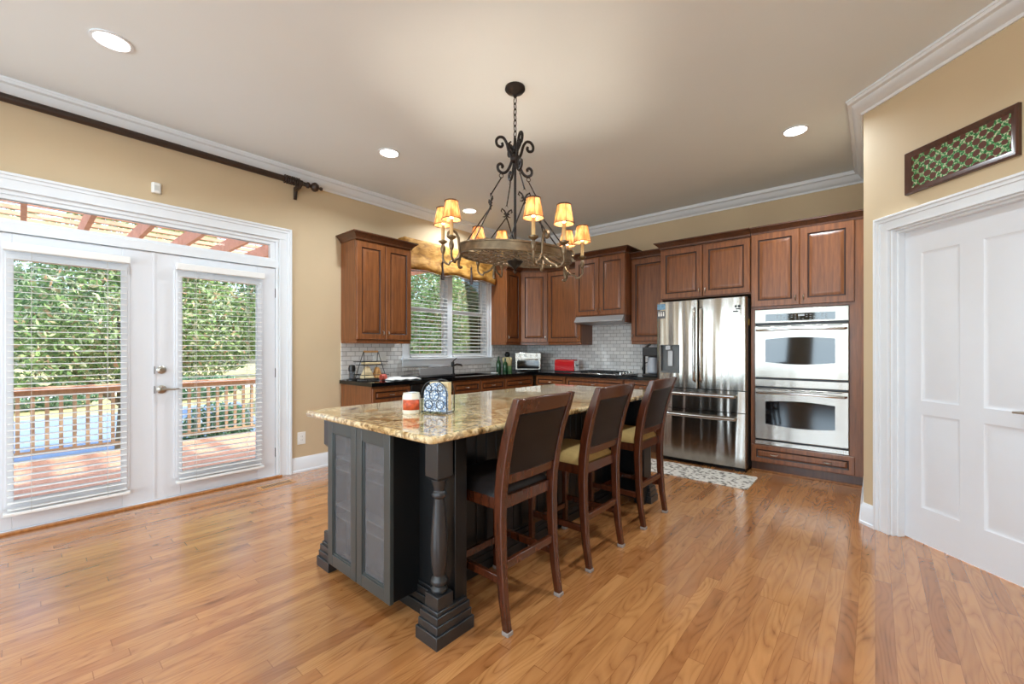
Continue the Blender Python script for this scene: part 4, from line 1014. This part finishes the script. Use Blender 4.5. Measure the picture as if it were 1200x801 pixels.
# ------------------------------------------------------------ things on the island
jar = thing('candle_jar', 'white candle jar with a red and orange label on the island', 'candle', (-1.93, 1.395, .90))
G().lathe([(0, .0), (.046, 0), (.049, .006), (.049, .095), (.045, .106), (.045, .112), (0, .108)], n=28).build('jar', pm('milky_glass', (232, 226, 210), .1, coat=.5), jar)
lm = pm('jar_label', (196, 84, 48), .5, var=.35, vs=40)
g = G(); vs = []
for i in range(17):
    a = R(-100 + i * 7.5); vs += [(.0496 * cos(a), .0496 * sin(a), .022), (.0496 * cos(a), .0496 * sin(a), .078)]
g.add(vs, [(2 * i, 2 * i + 2, 2 * i + 3, 2 * i + 1) for i in range(16)]); o = g.build('label_band', lm, jar); m = o.modifiers.new('s', 'SOLIDIFY'); m.thickness = .0008; m.offset = 1
nh = thing('napkin_holder', 'black wire scroll napkin holder standing on the island', 'napkin holder', (-1.83, 1.50, .90), R(22))
g = G()
for y in (-.045, .045):
    P = [(-.075, y, .006)] + [(-.075 + .0, y, .07)] + [(.075 * cos(a), y, .11 + .07 * sin(a)) for a in [pi - pi * i / 12 for i in range(13)]] + [(.075, y, .006)]
    g.tube(P, .003, 6)
    for cx_, cz_, r_ in ((-.035, .05, .024), (.035, .05, .024), (0, .10, .028), (-.035, .14, .018), (.035, .14, .018)):
        g.tube([(cx_ + r_ * cos(2 * pi * i / 14), y, cz_ + r_ * sin(2 * pi * i / 14)) for i in range(14)], .002, 5, closed=True)
for x in (-.075, .075): g.tube([(x, -.045, .006), (x, .045, .006)], .003, 6)
for x in (-.03, .03): g.tube([(x, -.045, .008), (x, .045, .008)], .003, 6)
g.build('wire_frame', M_BLACK, nh)
npm = N('blue_print_napkin'); vo = npm.new('TexVoronoi', feature='DISTANCE_TO_EDGE'); vo.inputs['Scale'].default_value = 62; npm.link(npm.coord(), vo.inputs['Vector'])
npm.link(npm.ramp(vo.outputs[0], [(.04, lin((84, 118, 160))), (.16, lin((222, 230, 238)))]), npm.b.inputs['Base Color']); npm.b.inputs['Roughness'].default_value = .8
def arch(hw, z0, zc, y0, y1):
    return G().prismy([(-hw, z0), (hw, z0)] + [(hw * cos(a), zc + hw * sin(a)) for a in [pi * i / 12 for i in range(13)]], y0, y1)
tag(arch(.068, .012, .10, -.038, -.012).build('napkin_stack', npm.m, loc=(-1.83, 1.50, .90), rotz=R(22)), 'blue and white patterned napkins standing in the wire holder', 'napkins')
tag(G().box(-.05, .062, -.006, .038, .012, .168).build('card_stack', M_PAPER, loc=(-1.83, 1.50, .90), rotz=R(22), bevel=.002), 'tan cards standing behind the blue napkins in the wire holder', 'cards')

# ------------------------------------------------------------ chandelier
CC = Vector((-1.88, 2.215, 0))
fv = Vector((-sin(YAW), cos(YAW), 0)); rv = Vector((cos(YAW), sin(YAW), 0))
def cp_(rad, deg, z):
    d = -fv * cos(R(deg)) + rv * sin(R(deg)); p = d * rad
    t = -fv * cos(R(50)) + rv * sin(R(50)); tilt = -.10 * p.dot(t) + (.02 if 1.7 < z < 1.95 and rad < .45 else 0)
    return (p.x, p.y, z + tilt)
ch = thing('chandelier', 'bronze iron ring chandelier with eight small shaded candle lamps above the island', 'chandelier', (CC.x, CC.y, 0))
G().lathe([(0, 3.05), (.068, 3.05), (.070, 3.035), (.06, 3.022), (.035, 3.012), (.014, 3.0), (.012, 2.985), (0, 2.985)][::-1], n=24).build('canopy', M_IRON, ch)
g = G(); z = 2.98; k = 0
while z > 2.70:
    P = [(.011 * cos(a) if k % 2 == 0 else 0, 0 if k % 2 == 0 else .011 * cos(a), z - .022 + .024 * sin(a)) for a in [2 * pi * i / 12 for i in range(12)]]
    g.tube(P, .0035, 6, closed=True); z -= .038; k += 1
g.build('chain', M_IRON, ch)
g = G().tube([(0, 0, 2.70), (0, 0, 1.86)], .009, 10).ball((0, 0, 2.56), .034, 12).lathe([(.0, 0), (.02, .01), (.012, .03), (.02, .05), (.012, .07), (.01, .11), (0, .12)], (0, 0, 2.59), 12)
for a in (R(20), R(200)):   # small leaves above the hub
    for s_ in (1,):
        g.tube([(.01 * cos(a), .01 * sin(a), 2.60), (.035 * cos(a), .035 * sin(a), 2.65), (.045 * cos(a), .045 * sin(a), 2.675), (.028 * cos(a), .028 * sin(a), 2.685)], [.008, .010, .008, .005], 6)
g.build('centre_rod', M_IRON, ch)
SA = [20, 110, 200, 290]
for k, a in enumerate(SA):
    def pt(r_, z_): return cp_(r_, a, 0)[0:2] + (z_,)
    up = [(.02, 2.55), (.045, 2.60), (.06, 2.655), (.085, 2.69), (.115, 2.69), (.135, 2.665), (.13, 2.635), (.105, 2.625), (.09, 2.64), (.095, 2.655)]
    dn = [(.02, 2.56), (.035, 2.51), (.06, 2.465), (.09, 2.45), (.12, 2.465), (.125, 2.495), (.105, 2.51), (.09, 2.497), (.095, 2.485)]
    def smooth(P, n=4):
        out = []
        for i in range(len(P) - 1):
            p0, p1, p2, p3 = P[max(i - 1, 0)], P[i], P[i + 1], P[min(i + 2, len(P) - 1)]
            for j in range(n):
                t = j / n; out.append(tuple(.5 * ((2 * p1[m]) + (p2[m] - p0[m]) * t + (2 * p0[m] - 5 * p1[m] + 4 * p2[m] - p3[m]) * t * t + (3 * p1[m] - p0[m] - 3 * p2[m] + p3[m]) * t ** 3) for m in range(len(p1))))
        return out + [P[-1]]
    g = G().tube([pt(r_, z_) for r_, z_ in smooth(up)], .0095, 7).tube([pt(r_, z_) for r_, z_ in smooth(dn)], .0095, 7)
    g.build('scroll', M_IRON, ch)
    # ring, rod, fleur and the two rods to the hoop
    g = G(); rx_, zz = .10, 2.43
    g.tube([pt(rx_ + .014 * cos(t), zz + .014 * sin(t)) for t in [2 * pi * i / 12 for i in range(12)]], .003, 6, closed=True)
    fz = 2.24; fr_ = .175
    g.tube([pt(rx_, zz - .014), pt(fr_, fz + .05)], .0045, 6)
    for da in (-26, 26): g.tube([pt(fr_, fz - .03), cp_(.375, a + da, 1.90)], .0045, 6)
    # fleur-de-lis
    tx = Vector(cp_(1, a + 90, 0)) ; tx.z = 0; o_ = Vector(pt(fr_, fz))
    def fp(u, z_): return tuple(o_ + tx * u + Vector((0, 0, z_)))
    g.tube([fp(0, .06), fp(.014, .035), fp(0, -.01), fp(-.014, .035)], .005, 6, closed=True)
    for s_ in (-1, 1):
        g.tube([fp(0, -.012), fp(s_ * .018, .015), fp(s_ * .036, .028), fp(s_ * .042, .01), fp(s_ * .032, .002)], [.005, .006, .006, .005, .003], 6)
        g.tube([fp(0, -.01), fp(s_ * .015, -.03), fp(s_ * .03, -.03)], [.005, .005, .003], 6)
    g.tube([fp(-.02, -.008), fp(.02, -.008)], .007, 6).tube([fp(0, -.01), fp(0, -.05)], [.007, .003], 6)
    g.build('hanger', M_IRON, ch)
# hoop band
RR = .385
g = G(); n = 64; vs = []
for i in range(n):
    a = 360 * i / n
    for r_, z_ in ((RR, 1.845), (RR + .004, 1.847), (RR + .004, 1.857), (RR, 1.859), (RR, 1.898), (RR + .004, 1.90), (RR + .004, 1.91), (RR, 1.912), (RR - .006, 1.912), (RR - .006, 1.845)): vs.append(cp_(r_, a, z_))
q = 10
g.add(vs, [(i * q + j, ((i + 1) % n) * q + j, ((i + 1) % n) * q + (j + 1) % q, i * q + (j + 1) % q) for i in range(n) for j in range(q)])
g.build('hoop', M_BRONZE, ch)
# lattice in the hoop: crossing bars and ring ornaments
g = G()
tt = -fv * cos(R(50)) + rv * sin(R(50))
def lz(p, z_=1.85): return (p.x, p.y, z_ + .02 - .10 * p.dot(tt))
for k in range(-4, 5):
    o_ = k * .086
    L = sqrt(max(0, (RR - .006) ** 2 - o_ ** 2))
    for ang_ in (0, 90):
        u = Vector((cos(R(ang_ + 20)), sin(R(ang_ + 20)), 0)); v = Vector((-u.y, u.x, 0))
        g.tube([lz(u * L * t + v * o_, 1.85 + .004 * (ang_ > 0)) for t in (-1, 1)], .0032, 6)
for i in range(-5, 5):
    for j in range(-5, 5):
        u = Vector((cos(R(20)), sin(R(20)), 0)); v = Vector((-u.y, u.x, 0)); c_ = u * (i + .5) * .086 + v * (j + .5) * .086
        if c_.length < RR - .03:
            g.tube([lz(c_ + (u * cos(2 * pi * m / 12) + v * sin(2 * pi * m / 12)) * .030, 1.846) for m in range(12)], .0025, 5, closed=True)
g.build('lattice', M_BRONZE, ch)
G().lathe([(0, 0), (.008, .004), (.012, .015), (.006, .028), (.010, .036), (.024, .05), (.05, .075), (.055, .085), (.012, .09), (0, .09)], (0, 0, 1.768), 16).build('finial', M_IRON, ch)
# shade fabric: warm, semi-transparent
sf = N('shade_fabric'); sf.t.nodes.remove(sf.b)
nn = sf.new('TexNoise'); nn.inputs['Scale'].default_value = 40; sf.link(sf.coord((1, 1, .3)), nn.inputs['Vector'])
cc = sf.ramp(nn.outputs[0], [(.35, lin((160, 100, 54))), (.65, lin((214, 152, 98)))])
df = sf.new('BsdfDiffuse'); tl = sf.new('BsdfTranslucent'); mxs = sf.new('MixShader'); mxs.inputs[0].default_value = .2
sf.link(cc, df.inputs[0]); sf.link(cc, tl.inputs[0]); sf.link(df.outputs[0], mxs.inputs[1]); sf.link(tl.outputs[0], mxs.inputs[2]); sf.link(mxs.outputs[0], sf.t.nodes['Material Output'].inputs[0])
M_SHADE = sf.m
M_SHTRIM = pm('shade_trim', (60, 36, 24), .7)
M_CANDLE = pm('candle_sleeve', (214, 176, 116), .5)
bm_ = N('lit_bulb'); nb_ = bm_.new('TexNoise'); bm_.link(bm_.ramp(nb_.outputs[0], [(.4, (1, .82, .55)), (.6, (1, .86, .62))]), bm_.b.inputs['Emission Color']); bm_.b.inputs['Emission Strength'].default_value = 9; M_BULB = bm_.m
bl = bpy.data.lights.new('candle_light', 'POINT'); bl.energy = BULB; bl.color = (1, .84, .66); bl.shadow_soft_size = .012
for k in range(4):
    th0 = 24 + 90 * k
    # vertical S-scroll bracket on the hoop
    g = G()
    def q3(r_, z_, th=th0): return cp_(r_, th, z_)
    S1 = smooth([(RR + .008, 1.80), (RR + .012, 1.85), (RR + .016, 1.90), (RR + .02, 1.95), (RR + .035, 1.985), (RR + .06, 1.995), (RR + .085, 1.98), (RR + .085, 1.955), (RR + .065, 1.95), (RR + .06, 1.962)])
    g.tube([q3(r_, z_) for r_, z_ in S1], .0085, 7)
    g.tube([q3(r_, z_) for r_, z_ in smooth([(RR + .008, 1.80), (RR + .02, 1.77), (RR + .01, 1.745), (RR - .008, 1.75)])], [.009] * 12 + [.006], 7)
    g.build('bracket', M_BRONZE, ch)
    for dth in (-12, 12):
        th = th0 + dth; g = G(); dz = 0
        P = smooth([(RR + .01, 1.845, th0), (RR + .02, 1.81, th0 + dth * .25), (RR + .05, 1.785, th0 + dth * .6), (.49 - .02, 1.79, th0 + dth * .9), (.49, 1.82, th), (.49, 1.86, th)])
        g.tube([cp_(r_, a_, z_) for r_, z_, a_ in P], .0075, 8)
        L = cp_(.49, th, 0)
        g.lathe([(.008, 1.855), (.012, 1.86), (.017, 1.885), (.012, 1.905), (.009, 1.915), (.014, 1.92), (.028, 1.93), (.03, 1.938), (.012, 1.938), (.012, 1.945)], L, 14)
        arm = g.build('lamp_arm', M_BRONZE, ch)
        G().lathe([(0, 1.943), (.0115, 1.943), (.0115, 2.045), (0, 2.045)], L, 14).build('candle_sleeve', M_CANDLE, arm)
        G().lathe([(.002, 2.045), (.009, 2.05), (.0135, 2.068), (.011, 2.085), (.002, 2.105)], L, 12).build('bulb', M_BULB, arm)
        g = G(); n = 28; vs = []
        for r_, z_ in ((.060, 2.042), (.0395, 2.155)):
            for i in range(n): a = 2 * pi * i / n; vs.append((L[0] + r_ * cos(a), L[1] + r_ * sin(a), L[2] + z_))
        g.add(vs, [(i, (i + 1) % n, (i + 1) % n + n, i + n) for i in range(n)])
        sh = g.build('lamp_shade', M_SHADE, arm)
        for r_, z_, t in ((.0605, 2.042, .0028), (.040, 2.155, .0042)):
            g = G().tube([(L[0] + r_ * cos(2 * pi * i / 24), L[1] + r_ * sin(2 * pi * i / 24), L[2] + z_) for i in range(24)], t, 6, closed=True)
            if z_ > 2.1:
                for i in range(6):
                    a = 2 * pi * i / 6 + .3; g.tube([(L[0] + .0405 * cos(a), L[1] + .0405 * sin(a), L[2] + 2.155), (L[0] + .0505 * cos(a), L[1] + .0505 * sin(a), L[2] + 2.095), (L[0] + .0615 * cos(a), L[1] + .0615 * sin(a), L[2] + 2.042)], .0016, 5)
            g.build('shade_trim', M_SHTRIM, arm)
        lo = bpy.data.objects.new('candle_light', bl); COL.objects.link(lo); lo.parent = ch; lo.location = (L[0], L[1], L[2] + 2.092)

# ------------------------------------------------------------ recessed ceiling lights
em = N('lit_lens'); en = em.new('TexNoise'); em.link(em.ramp(en.outputs[0], [(.4, (1, .95, .88)), (.6, (1, .97, .92))]), em.b.inputs['Emission Color']); em.b.inputs['Emission Strength'].default_value = 9
cl = bpy.data.lights.new('can_light', 'AREA'); cl.shape = 'DISK'; cl.size = .14; cl.energy = CAN; cl.color = (.82, .925, 1); cl.spread = R(150)
ck_ = cl.copy(); ck_.energy = CAN * 1.9
CANS = [(-3.38, .342, 'recessed ceiling light above the patio doors, nearest the camera'), (-3.38, 2.197, 'recessed ceiling light in the middle of the left row'), (-4.0, 3.80, 'recessed ceiling light above the kitchen sink, behind the chandelier'),
        (-.5, 4.158, 'recessed ceiling light above the wall oven'), (-.5, 2.2, 'recessed ceiling light right of the island'), (-3.38, -1.6, 'recessed ceiling light over the sitting area, window side'),
        (-.5, .2, 'recessed ceiling light above the camera'), (-.5, -1.8, 'recessed ceiling light over the sitting area, inner side'), (-2.0, -3.2, 'recessed ceiling light by the far windows')]
for x, y, lb in CANS:
    c = thing('recessed_light', lb, 'ceiling light', (x, y, H), 0, 'recessed ceiling lights')
    g = G(); n = 28; vs = []
    for r_, z_ in ((.095, 0), (.097, -.006), (.082, -.008), (.076, -.002)):
        for i in range(n): a = 2 * pi * i / n; vs.append((r_ * cos(a), r_ * sin(a), z_))
    g.add(vs, [(j * n + i, j * n + (i + 1) % n, (j + 1) * n + (i + 1) % n, (j + 1) * n + i) for j in range(3) for i in range(n)]); g.build('trim_ring', M_TRIM, c)
    G().lathe([(0, -.004), (.077, -.004), (.077, -.001), (0, -.001)], n=28).build('lens', em.m, c)
    lo = bpy.data.objects.new('can_light', cl if y < 2 else ck_); COL.objects.link(lo); lo.parent = c; lo.location = (0, 0, -.012)

# ------------------------------------------------------------ outside
M_DECK = wood('deck_boards', (196, 146, 122), (224, 178, 154), .7, (2, 14, 2), 0)
M_CEDAR = wood('cedar', (200, 150, 122), (228, 184, 158), .6, (3, 3, 3), 0)
M_BALU = wood('weathered_baluster', (150, 132, 108), (178, 158, 132), .7, (12, 12, 2), 0)
g = G()
x = -8.1
while x < WX - T - .02:
    g.box(x, x + .135, -3.2, 4.4, -.19, -.15); x += .141
struct(g.build('floor_deck', M_DECK, bevel=.003))
rl = thing('deck_railing', 'cedar deck railing with pale square balusters beyond the patio doors', 'railing', (-8, 0, -.15))
G().box(-.075, .075, -3.2, 4.4, .88, .92).build('top_rail', M_CEDAR, rl, bevel=.004)
G().box(-.02, .02, -3.2, 4.4, .80, .88).build('upper_rail', M_BALU, rl)
G().box(-.02, .02, -3.2, 4.4, .07, .12).build('bottom_rail', M_BALU, rl)
y = -3.1; k = 0
while y < 4.35:
    (G().box(-.045, .045, y - .045, y + .045, 0, .88).build('rail_post', M_BALU, rl) if k % 60 == 0 else G().box(-.019, .019, y - .019, y + .019, .12, .80).build('baluster', M_BALU, rl)); y += .1225; k += 1
pg = thing('pergola', 'cedar pergola with slatted roof over the deck', 'pergola', (0, 0, 0))
for y in (-2.6, 4.25): G().box(-7.72, -7.58, y - .07, y + .07, -.15, 2.33).build('pergola_post', M_CEDAR, pg, bevel=.004)
G().box(-7.86, -7.82, -3.2, 4.4, 2.32, 2.52).box(-7.50, -7.46, -3.2, 4.4, 2.32, 2.52).build('beam', M_CEDAR, pg)
y = -3.0
while y < 4.4: G().box(-8.1, WX - T - .01, y - .02, y + .02, 2.50, 2.66).build('rafter', M_CEDAR, pg); y += .43
x = -8.05
while x < WX - T - .05: G().box(x, x + .045, -3.2, 4.4, 2.66, 2.70).build('slat', M_CEDAR, pg); x += .29
M_GRASS = pm('dry_lawn', (170, 160, 110), .95, var=.25, vs=.8, bump=.5, bs=20)
M_DRIVE = pm('pale_blue_driveway', (128, 148, 178), .8, var=.06, vs=2)
struct(G().box(-80, -8.2, -60, 80, -1.35, -1.2).build('ground_lawn', M_GRASS))
struct(G().box(-8.2, WX - T - .01, -60, 80, -1.35, -1.2).build('ground_under_deck', M_GRASS))
g = G().add([(-11.5, -30, -1.185), (-20.0, -30, -1.185), (-22.5, 6.6, -1.185), (-11.5, 4.4, -1.185), (-11.5, -30, -1.2), (-20.0, -30, -1.2), (-22.5, 6.6, -1.2), (-11.5, 4.4, -1.2)], [(0, 3, 2, 1), (4, 5, 6, 7), (0, 1, 5, 4), (1, 2, 6, 5), (2, 3, 7, 6), (3, 0, 4, 7)])
struct(g.build('ground_driveway', M_DRIVE))
struct(G().box(-36, -31, -60, 80, -1.2, -1.18).build('ground_street', pm('street', (190, 192, 196), .85)))

def leaf_mat(name, cols, trans=.35):
    n = N(name); n.t.nodes.remove(n.b); ge = n.new('NewGeometry')
    c = n.ramp(ge.outputs['Random Per Island'], [(i / (len(cols) - 1), lin(q)) for i, q in enumerate(cols)])
    d = n.new('BsdfDiffuse'); t = n.new('BsdfTranslucent'); m = n.new('MixShader'); m.inputs[0].default_value = trans
    n.link(c, d.inputs[0]); n.link(c, t.inputs[0]); n.link(d.outputs[0], m.inputs[1]); n.link(t.outputs[0], m.inputs[2]); n.link(m.outputs[0], n.t.nodes['Material Output'].inputs[0]); return n.m
LM = [leaf_mat('magnolia_leaves', [(88, 116, 82), (118, 150, 98), (146, 180, 116), (176, 200, 146), (204, 214, 184), (190, 150, 120)]),
      leaf_mat('grey_green_leaves', [(96, 116, 92), (124, 146, 112), (160, 180, 144), (190, 204, 176)]),
      leaf_mat('hedge_leaves', [(66, 104, 84), (92, 132, 104), (128, 162, 134), (156, 186, 158)])]
M_BARK = pm('bark', (120, 104, 90), .95, var=.2, vs=14, bump=.6, bs=20)
def foliage(blobs, n, size, rng):
    g = G(); V = sum(b[3] * b[4] * b[5] for b in blobs) ** 1
    for (cx_, cy_, cz_, a, b, c_) in blobs:
        m = int(n * a * b * c_ / V)
        for _ in range(m):
            th = rng.uniform(0, 2 * pi); ph = math.acos(rng.uniform(-1, 1)); r_ = rng.uniform(.35, 1) ** .45
            # clustered density
            p = Vector((cx_ + a * r_ * sin(ph) * cos(th), cy_ + b * r_ * sin(ph) * sin(th), cz_ + c_ * r_ * cos(ph)))
            u = Vector((rng.gauss(0, 1), rng.gauss(0, 1), rng.gauss(0, 1))).normalized(); w_ = u.cross(Vector((rng.gauss(0, 1), rng.gauss(0, 1), rng.gauss(0, 1)))).normalized()
            s_ = size * rng.uniform(.6, 1.3); g.add([p - u * s_, p - w_ * s_ * .38, p + u * s_, p + w_ * s_ * .38], [(0, 1, 2, 3)])
    return g
def tree(label, x, y, h_, blobs, n, size, mat, trunk=.12, cat='tree', group='trees beyond the deck'):
    rng = random.Random(int(x * 31 + y * 77)); t = thing('garden_tree' if cat == 'tree' else 'garden_bush', label, cat, (x, y, -1.2), 0, group)
    foliage(blobs, n, size, rng).build('foliage', mat, t)
    g = G(); top = max(b[2] for b in blobs)
    g.tube([(0, 0, 0), (.05, .08, top * .35), (-.03, .02, top * .7), (.05, 0, top)], [trunk, trunk * .85, trunk * .6, trunk * .25], 10)
    for b in blobs[:6]: g.tube([(0, 0, top * .3), (b[0] * .5, b[1] * .5, (top * .35 + b[2]) / 2), (b[0], b[1], b[2])], [trunk * .5, trunk * .35, trunk * .12], 7)
    g.build('trunk', M_BARK, t); return t
tree('leafy magnolia tree seen through the left patio door', -11.6, 1.3, 5, [(0, 0, 3.0, 1.5, 1.7, 1.3), (.3, -1.3, 2.4, 1.2, 1.2, .8), (.2, 1.3, 2.9, 1.2, 1.3, 1.1), (0, .4, 4.5, 1.2, 1.4, 1.1), (0, 1.1, 4.2, 1, 1.1, 1)], 34000, .06, LM[0])
tree('tall tree with a clear trunk seen through the right patio door', -11.8, 5.1, 5, [(0, 0, 4.0, 1.6, 1.6, 1.5), (.6, -1.1, 3.1, 1.1, 1.0, 1.0), (.2, 1.4, 3.3, 1.2, 1.2, 1.1), (0, .2, 5.4, 1.4, 1.5, 1.1)], 30000, .06, LM[0], .13)
tree('pale grey-green tree at the left edge of the left patio door', -17.5, -1.2, 6, [(0, 0, 3.8, 1.5, 1.5, 1.5), (0, 1.0, 5.2, 1.3, 1.3, 1.1), (0, -1.5, 4.6, 1.3, 1.3, 1.1)], 7000, .10, LM[1], .14)
tree('grey-green tree between the patio doors and the kitchen window', -17.5, 9.2, 6, [(0, 0, 4.2, 1.7, 1.6, 1.7), (0, 1.1, 3.2, 1.5, 1.3, 1.2), (.2, -1.2, 4.8, 1.3, 1.2, 1.2)], 9000, .11, LM[1], .15)
tree('spreading tree seen through the left kitchen window pane', -12.6, 10.9, 6, [(0, 0, 3.4, 1.6, 1.6, 1.8), (0, 1.0, 2.6, 1.5, 1.2, 1.3), (.2, -1.0, 4.4, 1.3, 1.2, 1.2)], 16000, .09, LM[0], .08)
tree('spreading tree seen through the right kitchen window pane', -12.5, 15.6, 6, [(0, 0, 3.4, 1.8, 1.9, 1.8), (0, 1.4, 2.8, 1.5, 1.3, 1.3), (.2, -1.2, 4.2, 1.5, 1.4, 1.2)], 14000, .10, LM[0], .08)
tree('distant tree behind the street, left', -42, -2, 8, [(0, 0, 4.5, 3, 4.5, 3), (0, 5, 4, 3, 4, 2.6), (0, -5, 4.2, 3, 4, 2.6)], 12000, .26, LM[1], .3)
tree('distant tree behind the street, right', -42, 25, 8, [(0, 0, 4.5, 3, 4.5, 3), (0, 7, 4, 3, 4, 2.6), (0, -7, 4.2, 3, 4, 2.6), (0, 14, 4.2, 3, 4, 2.6), (0, -13, 4.2, 3, 4, 2.6)], 16000, .26, LM[1], .3)
gb = 'bushes along the deck'
for k, (x, y, lb) in enumerate(((-9.3, 2.35, 'green bush behind the railing, at the right edge of the left patio door'), (-9.3, 3.75, 'green bush behind the railing, seen through the right patio door'), (-9.4, 5.2, 'green bush behind the railing, nearest the house corner'))):
    tree(lb, x, y, 1, [(0, 0, .75 + .12 * (k > 0), .5, .62, .72), (.1, .2, 1.0 + .2 * (k > 0), .38, .4, .4)], 4600, .05, LM[2], .04, 'bush', gb)
for k, (x, y, lb) in enumerate(((-25.5, 0.5, 'low hedge bush beyond the driveway, left'), (-25.5, 5.6, 'low hedge bush beyond the driveway, right'), (-9.9, 9.2, 'bush below the kitchen window view'))):
    tree(lb, x, y, 1, [(0, 0, .6, .9, 2.2 if k < 2 else 1, .6)], 3200, .10, LM[2], .04, 'bush', 'low bushes by the driveway')
# parked car across the street
car = thing('parked_car', 'white car parked on the street beyond the right patio door', 'car', (-20.5, 9.6, -1.2), R(70))
G().prismy([(-2.2, .35), (2.2, .35), (2.25, .6), (2.15, .8), (1.3, .92), (.75, 1.38), (-1.0, 1.42), (-1.7, .98), (-2.2, .9), (-2.28, .6)], -.85, .85).build('car_body', pm('white_car_paint', (236, 238, 240), .2, coat=.6), car, bevel=.05)
G().prismy([(.68, 1.33), (1.15, .97), (-1.45, .99), (-.95, 1.36)], -.87, .87).build('side_windows', M_BLACKG, car)
for x in (-1.4, 1.4):
    for y in (-.86, .72):
        g = G(); g.lathe([(0, 0), (.33, 0), (.34, .03), (.34, .12), (0, .14)], n=20); g.rot(0, 'X', R(-90)); g.v = [(a + x, b + y, c_ + .34) for a, b, c_ in g.v]; g.build('wheel', M_BLACK, car)
